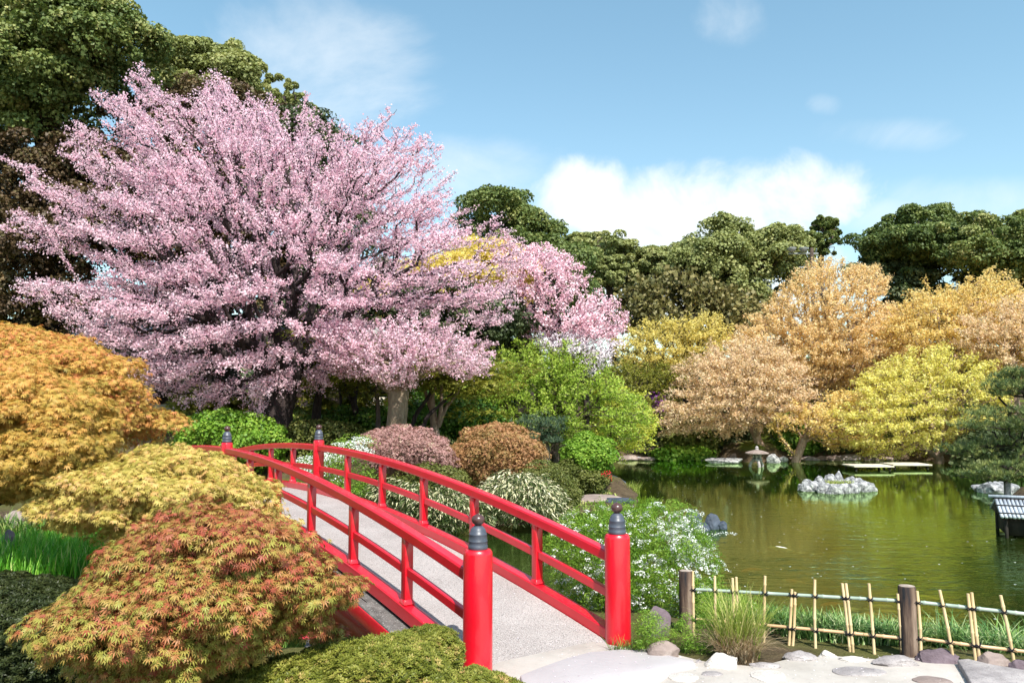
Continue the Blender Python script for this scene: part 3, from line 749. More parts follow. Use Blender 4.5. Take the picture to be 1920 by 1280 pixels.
# stone island in the pond
isl = [(1512, 921, 26, 17), (1520, 913, 26, 16), (1530, 921, 30, 18), (1541, 915, 24, 23), (1549, 924, 32, 19), (1560, 910, 26, 21), (1566, 926, 30, 18), (1575, 909, 22, 25), (1585, 925, 34, 20),
       (1598, 911, 26, 18), (1604, 924, 30, 19), (1614, 912, 26, 16), (1622, 922, 30, 20), (1634, 918, 22, 16), (1640, 921, 14, 9), (1506, 917, 16, 12)]
ilab = ['low pale rock at the left front of the island', 'smooth white rock on the left rim of the island', 'pale rock second from the left at the front of the island', 'tall grey rock on the left side of the island',
        'broad front rock left of the middle of the island', 'grey rock at the back left of the island', 'front rock in the middle of the island', 'tallest pointed rock at the back of the island', 'widest front rock right of the middle of the island',
        'back rock right of the pointed one on the island', 'front rock on the right half of the island', 'low back rock on the right side of the island', 'rounded rock at the right front of the island', 'right end rock of the island',
        'small rock at the right tip of the island', 'small rock at the left tip of the island']
for n_, ((px, py, w_, h_), lb) in enumerate(zip(isl, ilab)):
    grock(px, py, WATER, w_*1.1, h_, M['stone_isle'], lb, 80+n_, group='rocks of the pond island', cuts=12, rough=.12, up=.2)
p = G(1575, 917, WATER)
rock('island_soil', (p[0], p[1]+.3, WATER), (.85, .5, .14), M['stone_isle'], 'low gravel bed in the middle of the rock island', 'gravel bed', seed=5)
# flat slabs on the left shore
for n_, (px, py, w_, h_, mt, lb) in enumerate(((1125, 943, 100, 12, 'stone_brown', 'brown flat slab on the shore beside the green mound'), (1158, 945, 84, 11, 'stone_blue', 'bluish flat slab reaching over the pond'),
        (1105, 922, 46, 12, 'stone_brown', 'small brown boulder behind the flat shore slabs'), (1150, 918, 56, 24, 'stone_blue', 'blue black boulder behind the flat shore slabs'))):
    grock(px, py, WATER+.05, w_, h_, M[mt], lb, 120+n_, cuts=10, dep=.9 if h_ < 13 else .6, rough=.05)
# far shore: stone terrace with lantern
for n_, (px, py, w_, h_, mt, lb) in enumerate(((1365, 868, 86, 9, 'stone_isle', 'long pale flat stone at the left foot of the stone lantern'), (1392, 863, 70, 12, 'stone_brown', 'second flat stone step left of the stone lantern'),
        (1408, 858, 60, 18, 'stone_brown', 'third stacked stone left of the stone lantern'), (1405, 851, 50, 22, 'stone_brown', 'topmost stacked stone behind the stone lantern'),
        (1452, 868, 26, 16, 'stone_isle', 'white stone right of the stone lantern at the water'), (1470, 866, 20, 10, 'stone_isle', 'small white stone at the water right of the lantern'),
        (1480, 860, 90, 24, 'stone_brown', 'broad brown rock right behind the stone lantern'), (1760, 862, 110, 14, 'stone_brown', 'long low tan rock on the far bank behind the plank landing'),
        (1195, 862, 30, 6, 'stone_isle', 'pale stone at the far left corner of the pond'), (1690, 862, 60, 9, 'stone_brown', 'low brown rock on the far bank above the plank landing'),
        (1580, 862, 60, 8, 'stone_brown', 'low brown rock on the far bank left of the plank landing'), (1885, 926, 90, 20, 'stone_isle', 'broad pale rock on the right shore behind the little roofed hut'),
        (1850, 922, 50, 14, 'stone_isle', 'smaller pale rock on the right shore left of the pine prop'))):
    grock(px, py, WATER, w_, h_, M[mt], lb, 140+n_, cuts=10, dep=.7, rough=.06)
adj = ('tan', 'grey brown', 'reddish brown', 'dusty grey')
marks = ('below the corner shrub', 'below the olive shrub', 'left of the ground plants', 'right of the ground plants', 'just right of the lantern rocks', 'below the glossy leaved shrub', 'left of the maple foot', 'right of the maple foot', 'left of the plank landings', 'behind the left plank landing', 'behind the gap of the plank landings', 'right of the plank landings', 'left of the pine boughs', 'behind the pine boughs')
for n_, (px, mk_) in enumerate(zip((1180, 1215, 1262, 1318, 1500, 1524, 1548, 1566, 1600, 1640, 1668, 1725, 1790, 1826), marks)):
    grock(px, 863, WATER, rng.uniform(26, 54), rng.uniform(6, 11), M[('stone_brown', 'stone_brown', 'stone_grey')[n_ % 3]], 'low %s stone of the far bank edge %s' % (adj[n_ % 4], mk_), 200+n_, group='edging stones of the far bank', cuts=10, dep=.7, rough=.1)
# rocks at the left
for n_, (px, py, w_, h_, mt, lb) in enumerate(((20, 992, 40, 34, 'stone_brown', 'mossy rounded rock at the left edge above the bright grass'), (60, 985, 36, 32, 'stone_purple', 'purple grey rock above the bright grass at the left'),
        (8, 1045, 34, 46, 'stone_purple', 'dark rock cut by the left edge beside the bright grass'), (48, 998, 22, 9, 'stone_purple', 'small flat stone below the purple grey rock'))):
    grock(px, py, .0, w_, h_, M[mt], lb, 170+n_, cuts=9, dep=.8)

# ------------------------------------------------------------------ bamboo fence
FA = np.array([G(1288, 1187, 0)[0], G(1288, 1187, 0)[1]]); FB = np.array([G(1704, 1231, 0)[0], G(1704, 1231, 0)[1]])
FD = (FB-FA)/np.linalg.norm(FB-FA); FNn = np.array([-FD[1], FD[0]])
def fpt(px, py):
    """point of the fence plane seen at that pixel"""
    d = ray(px, py); o2 = FA
    t = (FNn@FA)/(FNn@d[:2]); return d*t+np.array([0, 0, EYE])
fence = thing('bamboo_fence', ((FA+FB)[0]/2, (FA+FB)[1]/2, 0), 'low lattice fence of bamboo canes tied with black twine between two log posts', 'fence')
def log_post(px, ztop, r, mat):
    q = fpt(px, 1200); x, y = q[0], q[1]
    mb = MB(); n = 24; prof = [(r*1.02, -.1), (r*1.03, .1), (r, .3), (r*.99, ztop-.015), (r*.9, ztop)]
    mb.lathe((x, y, 0), prof, n); o = mb.build('log_post', mat, fence, smooth=True, origin=(x, y, 0))
    mb = MB(); mb.lathe((x, y, ztop+.001), [(r*.88, 0), (r*.5, .003), (.004, .004)], n); mb.build('post_top', M['log_end'], o, smooth=True)
log_post(1288, .60, .068, M['log']); log_post(1704, .615, .075, M['log'])
def cane(name, a, b, r, mat, nodes=4, seed=0):
    rr = np.random.default_rng(seed); a = np.asarray(a, float); b = np.asarray(b, float)
    ts = sorted(set([0, 1]+[q for c in np.clip((np.arange(nodes)+rr.uniform(.2, .8))/nodes, .04, .96) for q in (c-.012, c-.004, c+.004, c+.012)]))
    L_ = np.linalg.norm(b-a); ts = [0, 1]; kn = []
    for i in range(nodes):
        c = (i+rr.uniform(.3, .7))/nodes
        for dq, k in ((-.012, 1), (-.003, 1.22), (.003, 1.22), (.012, 1)): kn.append((c+dq/L_, k))
    pr = sorted([(0, 1), (1, .96)]+kn); mid = rr.normal(size=3)*.004
    mb = MB(); pts = [a+(b-a)*t+mid*math.sin(t*PI) for t, _ in pr]; mb.tube(pts, [r*k for _, k in pr], 12)
    return mb.build(name, mat, fence, smooth=True)
def zat(s, z): q = FA+FD*s; return np.array([q[0], q[1], z])
sB = np.linalg.norm(FB-FA); off = np.array([FNn[0], FNn[1], 0])*.02
tA = fpt(1296, 1104); tB = fpt(1697, 1126); cane('horizontal_pole', tA, tB, .0155, M['bamboo_green'], 7, 1)
tC = fpt(1712, 1127); tD = fpt(1990, 1158); cane('horizontal_pole', tC, tD, .0155, M['bamboo_green'], 5, 2)
lA = fpt(1305, 1160); lB = fpt(1696, 1196); cane('horizontal_pole', lA, lB, .0150, M['bamboo_tan'], 7, 3)
lC = fpt(1712, 1194); lD = fpt(1990, 1228); cane('horizontal_pole', lC, lD, .0150, M['bamboo_tan'], 5, 4)
ups = [(1300, 1069, 1302, 1190), (1341, 1078, 1343, 1192), (1374, 1082, 1376, 1200), (1381, 1080, 1383, 1200), (1435, 1078, 1433, 1205), (1485, 1103, 1478, 1233), (1491, 1108, 1485, 1226), (1528, 1085, 1530, 1224),
       (1579, 1092, 1594, 1229), (1586, 1092, 1600, 1229), (1629, 1092, 1640, 1238), (1683, 1111, 1692, 1229), (1719, 1106, 1726, 1226), (1761, 1104, 1785, 1226), (1814, 1111, 1830, 1252), (1821, 1109, 1838, 1252), (1875, 1114, 1903, 1257)]
for n_, (x0, y0, x1, y1) in enumerate(ups):
    sgn = -1 if n_ % 2 == 0 else 1
    sgn = -1
    a = fpt(x1, y1)+off*sgn*1.4; b = fpt(x0, y0)+off*sgn*1.4; a = a-(b-a)*.06
    cn = cane('upright_cane', a, b, .0128, M['bamboo'], 3, 10+n_)
    hp = [(tA, tB, lA, lB), (tC, tD, lC, lD)][0 if x0 < 1700 else 1]
    for (p0, p1) in ((hp[0], hp[1]), (hp[2], hp[3])):
        # crossing in the fence plane
        s0, s1 = (p0[:2]-FA)@FD, (p1[:2]-FA)@FD; sa, sb = (a[:2]-FA)@FD, (b[:2]-FA)@FD
        t = .5
        for _ in range(20):
            sc_ = sa+(sb-sa)*t; zz_ = p0[2]+(p1[2]-p0[2])*(sc_-s0)/(s1-s0); t = (zz_-a[2])/(b[2]-a[2])
        c = zat(sa+(sb-sa)*t, zz_)+off*sgn*.7; mb = MB()
        d1 = np.array([FD[0], FD[1], 0]); up_ = np.array([0, 0, 1.]); nn = np.array([FNn[0], FNn[1], 0])
        for sx in (-1, 1):
            th = np.linspace(0, 2*PI, 15); di = unit(d1*sx+up_); 
            mb.tube([c+di*.026*math.cos(q)+nn*.032*math.sin(q) for q in th], .0036, 5); mb.tube([c+di*.024*math.cos(q)+nn*.030*math.sin(q)+d1*.006 for q in th], .0034, 5)
        for sx in (-1, 1): mb.tube([c-nn*.034, c-nn*.038+d1*sx*.018+up_*.008, c-nn*.036+d1*sx*.036-up_*.004+up_*.006*sx], .003, 5)
        mb.build('lashing', M['rope'], cn)

# ------------------------------------------------------------------ stone lantern on the far shore
p = G(1425, 870, WATER+.15); lx, ly = p[0], p[1]+.4; s = ly/F_PX
lan = thing('stone_lantern', (lx, ly, WATER), 'squat stone snow viewing lantern with a wide flat cap on the far shore', 'lantern')
for a in range(3):
    an = a*2*PI/3+.5; mb = MB()
    mb.tube([(lx+.42*math.cos(an), ly+.42*math.sin(an), WATER-.1), (lx+.44*math.cos(an), ly+.44*math.sin(an), WATER+.12), (lx+.32*math.cos(an), ly+.32*math.sin(an), WATER+.32), (lx+.16*math.cos(an), ly+.16*math.sin(an), WATER+.40)], [.10, .09, .085, .10], 8); mb.build('leg', M['stone_grey'], lan, smooth=True)
mb = MB(); mb.lathe((lx, ly, WATER+.38), [(.30, 0), (.34, .04), (.34, .09), (.28, .12)], 6); mb.build('base_plate', M['stone_grey'], lan, bevel=.01)
mb = MB()
for a in range(6):
    an = a*PI/3; mb.box((lx+.23*math.cos(an), ly+.23*math.sin(an), WATER+.64), (.07, .07, .28))
mb.lathe((lx, ly, WATER+.505), [(.14, 0), (.14, .27)], 6); mb.build('fire_box', M['stone_grey'], lan)
mb = MB(); mb.lathe((lx, ly, WATER+.78), [(.30, 0), (.66, .02), (.72, .05), (.70, .10), (.50, .17), (.28, .23), (.12, .26)], 24); mb.build('cap', M['stone_brown'], lan, smooth=True)
mb = MB(); mb.lathe((lx, ly, WATER+1.041), [(.10, 0), (.12, .04), (.09, .10), (.11, .13), (.08, .20), (.02, .25)], 16); mb.build('finial', M['stone_grey'], lan, smooth=True)

lan.scale = (.72, .72, .72)

# plank landings on the far water
for n_, (x0, x1, y_, lb) in enumerate(((1590, 1664, 880, 'nearer pale plank landing floating by the far bank'), (1662, 1734, 877, 'farther pale plank landing by the far bank, right one of two'))):
    a, b = G(x0, y_, WATER), G(x1, y_, WATER); c = (a+b)/2; wd_ = b[0]-a[0]
    pl = thing('plank_landing', (c[0], c[1], WATER), lb, 'landing')
    mb = MB()
    for k in range(5): mb.box((c[0], c[1]+(k-2)*.26, WATER+.17), (wd_, .245, .06))
    mb.build('plank_deck', M['plank'], pl, bevel=.01)
    for sx in (-1, 1):
        mb = MB()
        for sy in (-.5, .5): mb.tube([(c[0]+sx*wd_*.42, c[1]+sy, WATER-.4), (c[0]+sx*wd_*.42, c[1]+sy, WATER+.138)], .05, 8)
        mb.build('leg', M['wood_dark'], pl)

# little slatted roof hut in the water at the right
hx0, hx1 = P(1846, 0, 16.4)[0], P(2010, 0, 16.4)[0]; hy = 16.6
hut = thing('duck_hut', ((hx0+hx1)/2, hy, WATER), 'small floating hut with a grey slatted gable roof at the right of the pond', 'hut')
zr, ze = P(1880, 938, 16.9)[2], P(1880, 974, 16.1)[2]
for sgn, y0, y1 in ((-1, 16.9, 16.1), (1, 16.9, 17.7)):
    mb = MB(); n = 26; wd_ = (hx1-hx0)
    for k in range(n):
        x = hx0+wd_*(k+.5)/n; shr = 0
        a = np.array([x, y0, zr]); b = np.array([x, y1, ze+random.uniform(-.006, .006)]); d = unit(b-a)
        mb.tube([a, b], wd_/n*.47, 6)
    rf = mb.build('roof', M['slat'], hut)
    mb = MB()
    for t in (.08, .48, .9):
        c = np.array([0, y0+(y1-y0)*t, zr+(ze-zr)*t+.045]); mb.tube([(hx0-.03, c[1], c[2]), (hx1+.03, c[1], c[2])], .013, 6)
    mb.build('batten', M['wood_dark'], rf)
mb = MB(); mb.tube([(hx0-.1, 16.9, zr+.05), (hx1+.1, 16.9, zr+.05)], .035, 8); mb.build('ridge_pole', M['slat'], hut)
mb = MB(); mb.box(((hx0+hx1)/2+.03, 16.9, (ze+WATER)/2+.02), (hx1-hx0-.2, 1.2, ze-WATER-.06)); mb.build('wall', M['wood_dark'], hut)
for px_ in (hx0+.12, hx1-.12):
    for yy in (16.25, 17.55):
        mb = MB(); mb.tube([(px_, yy, WATER-.3), (px_, yy, ze)], .035, 8); mb.build('post', M['wood_dark'], hut)
hut.rotation_euler = (0, 0, R(-24))
# gable ends
for gxx in (hx0+.02,):
    mb = MB(); mb.add([(gxx, 16.2, ze-.0), (gxx, 17.6, ze), (gxx, 16.9, zr-.03), (gxx+.03, 16.2, ze), (gxx+.03, 17.6, ze), (gxx+.03, 16.9, zr-.03)], [(0, 2, 1), (3, 4, 5), (0, 1, 4, 3), (1, 2, 5, 4), (2, 0, 3, 5)]); mb.build('gable', M['wood_dark'], hut)
# prop under the pine
q = P(1888, 900, 19.0)
mb = MB(); mb.tube([(q[0], 19, WATER-.4), (q[0], 19, P(1888, 893, 19)[2])], .075, 10); o = mb.build('pine_prop', M['iron'], None, smooth=True, origin=(q[0], 19, WATER)); tag(o, 'grey upright prop carrying the low pine bough behind the hut', 'prop')

# valve with a red handwheel under the bridge
q = G(577, 1238, -.3); vx, vy = q[0], q[1]
vs = thing('water_valve', (vx, vy, -.35), 'iron water valve with a small faded red handwheel under the bridge', 'valve')
mb = MB(); mb.lathe((vx, vy, -.42), [(.05, 0), (.09, .02), (.09, .05), (.055, .07), (.06, .14), (.09, .16), (.09, .19), (.05, .21), (.03, .27), (.018, .28), (.018, .36)], 16); mb.build('body', M['iron'], vs, smooth=True)
mb = MB(); t = np.linspace(0, 2*PI, 21); zc = -.42+.36
mb.tube([(vx+.085*math.cos(a), vy+.085*math.sin(a), zc) for a in t], .013, 8)
for a in range(3): mb.tube([(vx, vy, zc), (vx+.08*math.cos(a*2.094), vy+.08*math.sin(a*2.094), zc)], .009, 6)
mb.build('handwheel', M['valve_red'], vs, smooth=True)

# ------------------------------------------------------------------ garden house behind the trees
def house(x0, x1, y, label, z, gap):
    hs = thing('garden_house', ((x0+x1)/2, y+3, z), label, 'house')
    mb = MB(); mb.box(((x0+x1)/2, y+3, z+.05), (x1-x0, 6, .9)); mb.build('platform', M['plaster'], hs)
    mb = MB(); mb.box(((x0+x1)/2, y+4.2, z+1.8), (x1-x0-.4, 3.2, 2.6)); mb.build('wall', M['wood_dark'], hs)
    n = int((x1-x0)/1.8)
    for k in range(n+1):
        mb = MB(); mb.box((x0+.2+(x1-x0-.4)*k/n, y+.3, z+1.75), (.16, .16, 2.5)); mb.build('pillar', M['wood_dark'], hs, bevel=.01)
    for k in range(n):
        if k % 2 == gap:
            cx = x0+.2+(x1-x0-.4)*(k+.5)/n
            o = None; mb = MB(); mb.box((cx, y+2.57, z+1.6), (1.3, .05, 1.6)); o = mb.build('window', M['plaster'], hs)
            mb = MB()
            for q in range(4): mb.box((cx-.6+.4*q, y+2.52, z+1.6), (.04, .04, 1.6))
            for q in range(3): mb.box((cx, y+2.525, z+.85+.75*q), (1.3, .03, .04))
            mb.build('lattice', M['wood_dark'], o)
    mb = MB(); e = 1.0; zz = z+2.9
    V = [(x0-e, y-e, zz), (x1+e, y-e, zz), (x1+e, y+6+e, zz), (x0-e, y+6+e, zz), (x0+1.6, y+3, zz+1.9), (x1-1.6, y+3, zz+1.9)]
    V2 = [(a, b, c+.14) for a, b, c in V]
    mb.add(V+V2, [(0, 3, 2, 1), (6, 7, 11, 10), (7, 8, 11), (8, 9, 10, 11), (9, 6, 10), (0, 1, 7, 6), (1, 2, 8, 7), (2, 3, 9, 8), (3, 0, 6, 9)]); mb.build('roof', M['tile'], hs)
house(-12.5, -1.6, 38, 'dark timber garden house with a grey roof seen through the tree trunks', Hs(-7, 40)-.2, 1)
house(-21, -14.2, 36, 'dark open timber pavilion at the left behind the sunny lawn', Hs(-17, 36)-.2, 0)

# floodlight pole among the far trees
fp = P(1523, 520, 48); fz = Hs(fp[0], 48)
pol = thing('floodlight_pole', (fp[0], 48, fz), 'tall wooden utility pole with floodlight heads among the far trees', 'pole')
zt = P(1523, 465, 48)[2]
mb = MB(); mb.tube([(fp[0], 48, fz-.3), (fp[0], 48, zt)], [.17, .12], 10); mb.build('mast', M['bark_mid'], pol, smooth=True)
mb = MB(); mb.box((fp[0]-.5, 48, zt-.35), (1.8, .09, .09)); mb.box((fp[0]-.3, 48, zt-1.2), (1.0, .09, .09)); mb.build('crossarm', M['lamp_metal'], pol)
for dx, dz in ((-1.25, -.15), (-.55, -.15)):
    mb = MB(); mb.lathe((fp[0]+dx, 47.85, zt+dz-.15), [(.06, 0), (.16, .06), (.27, .22), (.28, .27), (.2, .3)], 14); mb.build('floodlight', M['lamp_metal'], pol, smooth=True)

# ------------------------------------------------------------------ cherry trees
def cherry(label, poly, Y, T, limbs, base, tr, npts, dens, size, leaf, barkm='bark_dark', bf=.28, jit=.055, hole=.42, twig=.006, grp='cherry trees in blossom', shellfrac=.55, name='cherry_tree', cat='cherry tree', tmpl=None, part='blossom', layer=0.0, lay=.8, chain=None, updir=.06, nup=.35, thin=.035, tipr=None, zmin=.5):
    tmpl = PENT if tmpl is None else tmpl
    b0 = P(base, 760, Y)[0]; bz_ = Hs(b0, Y)
    root = thing(name, (b0, Y, bz_), label, cat, grp)
    a1, _ = crown(poly, Y, T, int(npts*shellfrac), True, .6); a2, _ = crown(poly, Y, T, int(npts*(1-shellfrac)), False)
    ap = np.concatenate([a1, a2])
    nz = np.array([mnoise.noise(Vector(q*.55)) for q in ap]); ap = ap[(nz > -hole+.12*rng.random(len(ap))) & (ap[:, 2] > bz_+zmin)]
    lw = [[tuple(P(x, y, Y+dy)) for x, y, dy in pl] for pl in limbs]; lw[0][0] = (b0, Y, bz_-.25)
    fk = np.array(lw[0][-1]); di = unit(unit(ap-fk)+np.array([0, 0, updir])+rng.normal(size=ap.shape)*.12)
    if layer: ap[:, 2] += -((ap[:, 2]/layer+.35*np.sin(ap[:, 0]*.9+Y)+.35*np.sin(ap[:, 1]*1.1)) % 1-.5)*layer*lay; di = unit(di*[1, 1, .35 if lay > .7 else .75]+np.array([0, 0, -.04]))
    ap = np.concatenate([ap+di*q+rng.normal(size=ap.shape)*.04 for q in (chain or ((-.5, -.22, .06, .3) if Y < 24 else (-.2, .2)))])
    # resample limbs so twigs can start anywhere on them
    def res(pl, st=.45):
        pl = np.array(pl); S = np.concatenate([[0], np.cumsum(np.linalg.norm(np.diff(pl, axis=0), axis=1))]); n = max(2, int(S[-1]/st)); t = np.linspace(0, S[-1], n+1)
        q = np.stack([np.interp(t, S, pl[:, k]) for k in range(3)], 1)
        for _ in range(2): q[1:-1] = (q[:-2]+2*q[1:-1]+q[2:])/4
        q[1:-1] += rng.normal(size=(n-1, 3))*.03
        return q
    rs = [res(l) for l in lw]
    nd, pa, nr = grow([rs[0]]+rs[1:], ap, bf)
    r = radii(nd, pa, twig, tr, 2.2)
    V, F = wood(nd, pa, r, .05)
    kk = max(3, int(len(rs[0])*.8))
    TV, TF = trunk_tube(rs[0][:kk], tr*1.0, max(r[kk-1], tr*.35), 18, sub=3, seed=3, flare=.35)
    mesh_np('trunk', np.concatenate([V, TV]), np.concatenate([F, TF+len(V)]), M[barkm], root, smooth=True)
    # blossom along every thin twig
    i = np.where((pa >= 0) & (r < thin))[0]
    a, b = nd[pa[i]], nd[i]; ln = np.linalg.norm(b-a, axis=1)
    cnt = np.maximum(1, (ln*dens*rng.uniform(.3, 1.5, len(i))).astype(int)); idx = np.repeat(np.arange(len(i)), cnt)
    t = rng.random(len(idx)); pos = a[idx]+(b-a)[idx]*t[:, None]
    # blossom comes in bunches
    cl = (idx*7+np.floor(t*ln[idx]/.16).astype(int)); pos += rng.normal(size=pos.shape)*jit*rng.uniform(.4, 1.4, len(pos))[:, None]
    pv = rng.random(int(cl.max())+1)[cl]
    keep = pv > .18; pos = pos[keep]; pv = pv[keep]
    Rm = frames(rnd(len(pos))+np.array([0, -.2, nup]))
    V, F, fp_ = stamp(tmpl, pos, Rm, size*rng.uniform(.6, 1.35, len(pos)))
    mesh_np(part, V, F, L[leaf], root, attr=np.repeat(np.clip(.5*pv+.5*rng.random(len(pos)), 0, 1), fp_))
    return root
CH = [(0, 262), (40, 300), (80, 335), (130, 365), (150, 330), (118, 250), (150, 238), (190, 275), (225, 290), (235, 250), (180, 200), (158, 165), (200, 180), (240, 185), (258, 140), (265, 108), (285, 165), (330, 175), (370, 185), (405, 138), (430, 165), (450, 205), (500, 195), (540, 210),
      (580, 200), (620, 225), (650, 245), (700, 222), (755, 240), (800, 275), (812, 300), (850, 330), (845, 350), (825, 372), (880, 390), (930, 415), (960, 450), (975, 480), (955, 520), (965, 590), (900, 598), (850, 580), (800, 600), (700, 640), (640, 700), (560, 735), (490, 770), (425, 765), (330, 735),
      (260, 738), (200, 700), (225, 670), (160, 645), (150, 600), (90, 575), (25, 548), (60, 520), (140, 535), (190, 515), (150, 480), (60, 455), (0, 415), (60, 405), (110, 430), (120, 400), (60, 340)]
cherry('huge pink blossoming cherry tree whose crown fills the left half behind the red bridge', CH, 22.5, 4.6,
       [[(521, 812, 0), (519, 770, 0), (532, 720, 0), (548, 680, 0), (556, 640, .1), (548, 610, .2)],
        [(548, 680, 0), (520, 630, -.3), (505, 570, -.6), (480, 500, -1), (430, 420, -1.6), (380, 340, -2.2), (330, 260, -2.6)],
        [(556, 640, .1), (585, 580, .4), (610, 500, .3), (640, 420, 0), (690, 340, -.4), (740, 280, -.6)],
        [(548, 610, .2), (545, 520, .8), (560, 430, 1.2), (540, 330, 1.4), (520, 250, 1.2)],
        [(532, 700, 0), (470, 640, -1), (400, 600, -1.8), (300, 570, -2.4), (200, 540, -2.6), (100, 545, -2.2)],
        [(520, 630, -.3), (440, 560, .6), (360, 500, 1.2), (260, 430, 1.6), (140, 370, 1.8), (60, 310, 1.6)],
        [(585, 600, .4), (660, 560, -.6), (740, 540, -1.4), (830, 530, -1.8), (920, 540, -1.6)],
        [(610, 520, .3), (690, 480, 1), (780, 440, 1.4), (860, 420, 1.4)],
        [(538, 715, 0), (490, 690, -1.6), (430, 680, -2.6), (350, 680, -3.2), (270, 690, -3.0)],
        [(400, 600, -1.8), (320, 500, -2.8), (240, 400, -3), (180, 280, -2.4)],
        [(505, 570, -.6), (450, 480, -2.4), (440, 380, -3.4), (420, 260, -3)]], 521, .42, 3700, 150, .050, 'cherry', bf=.45, jit=.052, hole=.27, layer=.9, lay=.62, updir=.0)
cherry('second pink cherry tree on a knobbly pale trunk at the right of the huge one', [(640, 700), (590, 680), (600, 620), (700, 600), (800, 585), (860, 610), (905, 640), (925, 665), (900, 705), (840, 690), (790, 715), (745, 735), (690, 715)], 21.0, 2.6,
       [[(745, 812, 0), (744, 785, 0), (742, 760, 0), (744, 738, 0), (752, 722, 0)], [(744, 738, 0), (720, 710, -.5), (680, 680, -1), (640, 670, -1.4)], [(752, 722, 0), (790, 700, -.3), (840, 680, -.6), (890, 670, -.9)], [(752, 722, 0), (760, 680, .6), (780, 640, .9)]], 745, .25, 400, 165, .047, 'cherry', 'bark_pale', hole=.4, bf=.45, jit=.05)
cherry('rose pink cherry tree right of the dark evergreen above the green maple', [(935, 440), (985, 465), (1040, 470), (1060, 490), (1110, 520), (1100, 545), (1140, 560), (1175, 600), (1160, 625), (1100, 640), (1040, 640), (980, 620), (965, 560), (930, 500)], 30, 2.6,
       [[(1050, 800, 0), (1050, 720, 0), (1045, 650, 0), (1030, 590, 0)], [(1045, 650, 0), (1090, 600, -.5), (1140, 590, -1)], [(1030, 590, 0), (1010, 530, 0), (990, 490, 0)]], 1050, .22, 950, 120, .075, 'cherry_rose', hole=.28, jit=.07)
cherry('small white blossoming cherry low beside the rose pink one', [(1000, 635), (1060, 625), (1120, 640), (1170, 640), (1140, 665), (1130, 690), (1110, 700), (1080, 670), (1020, 660)], 28.5, 1.4,
       [[(1100, 790, 0), (1098, 740, 0), (1090, 690, 0), (1085, 665, 0)]], 1100, .12, 240, 90, .07, 'cherry_white', hole=.3, jit=.09)

# ------------------------------------------------------------------ evergreens and woods
EV = 'tall evergreen trees'
tree('evergreen_tree', 'towering dark green evergreen filling the top left corner', 'tree', EV, [(-90, -90), (150, -80), (215, -10), (262, 30), (285, 85), (268, 150), (215, 190), (160, 255), (60, 262), (-90, 265)], 33, 5, (60, 0), 'camphor', 'bark_dark',
     260, (1.1, 1.1, .85), 150, .22, RW, .55, sk=160, bias=.1)
tree('evergreen_tree', 'round topped green evergreen just right of the towering one, above the pink cherry', 'tree', EV, [(272, 130), (290, 85), (330, 72), (375, 92), (420, 88), (450, 84), (485, 110), (508, 150), (500, 190), (400, 240), (290, 210)], 37, 4, (400, 0), 'camphor_pale', 'bark_dark', 150, (1.0, 1.0, .8), 150, .22, RW, .4)
tree('evergreen_tree', 'narrow green evergreen top peeking out right above the pink cherry', 'tree', EV, [(500, 190), (512, 150), (530, 136), (548, 160), (566, 190), (600, 215), (580, 260), (520, 250)], 38, 2.2, (545, 0), 'camphor_pale', 'bark_dark', 50, (.8, .8, .7), 140, .2, RW, .3)
RU = 'russet dark trees behind the cherry'
tree('dark_tree', 'dark russet leaved tree behind the left side of the pink cherry', 'tree', RU, [(-90, 235), (90, 240), (210, 230), (260, 320), (280, 500), (240, 640), (-90, 660)], 31, 4, (60, 0), 'russet', 'bark_dark', 210, (1.1, 1.1, .8), 140, .2, RW, .45)
tree('dark_tree', 'dark russet leaved tree directly behind the middle of the pink cherry', 'tree', RU, [(190, 200), (300, 160), (430, 155), (520, 170), (560, 260), (560, 480), (500, 620), (240, 620)], 32, 4, (380, 0), 'russet', 'bark_dark', 200, (1.1, 1.1, .8), 140, .2, RW, .4)
tree('dark_tree', 'dark olive tree behind the right side of the pink cherry', 'tree', RU, [(500, 240), (590, 215), (650, 300), (700, 420), (720, 600), (640, 660), (500, 660), (470, 400)], 33, 3.6, (620, 0), 'dark', 'bark_dark', 150, (1.0, 1.0, .8), 140, .2, RW, .4)
tree('yellow_tree', 'golden leaved tree glowing through the right side of the pink cherry', 'tree', 'golden trees', [(820, 490), (870, 462), (940, 462), (990, 510), (965, 590), (880, 620), (800, 620), (720, 600), (700, 540)], 31, 2.6, (860, 0), 'maple_gold', 'bark_mid', 120, (1.0, 1.0, .5), 90, .17, SPRAY3, .22)
tree('evergreen_tree', 'round dark green evergreen standing right of the pink cherry against the sky', 'tree', EV, [(862, 385), (895, 355), (940, 348), (985, 370), (1010, 405), (1050, 435), (1062, 480), (1100, 520), (1105, 560), (1040, 600), (920, 600), (870, 470)], 38, 4, (980, 0), 'camphor', 'bark_dark', 200, (1.0, 1.0, .8), 140, .2, RW, .4)
tree('evergreen_tree', 'dark blue green evergreen low between the cherry and the green maple', 'tree', EV, [(720, 560), (860, 540), (960, 560), (975, 640), (960, 730), (900, 760), (800, 740), (720, 690)], 29.5, 2.6, (900, 0), 'dark', 'bark_dark', 150, (.9, .9, .6), 130, .16, RW, .3)
FT = 'far trees beyond the pond'
tree('far_tree', 'pale olive tree, leftmost of the far row right of the round evergreen', 'tree', FT, [(1058, 450), (1080, 438), (1100, 450), (1110, 500), (1100, 560), (1060, 560)], 56, 2.5, (1080, 0), 'camphor_pale', 'bark_mid', 60, (1.2, 1.2, .9), 110, .3, RW, .3)
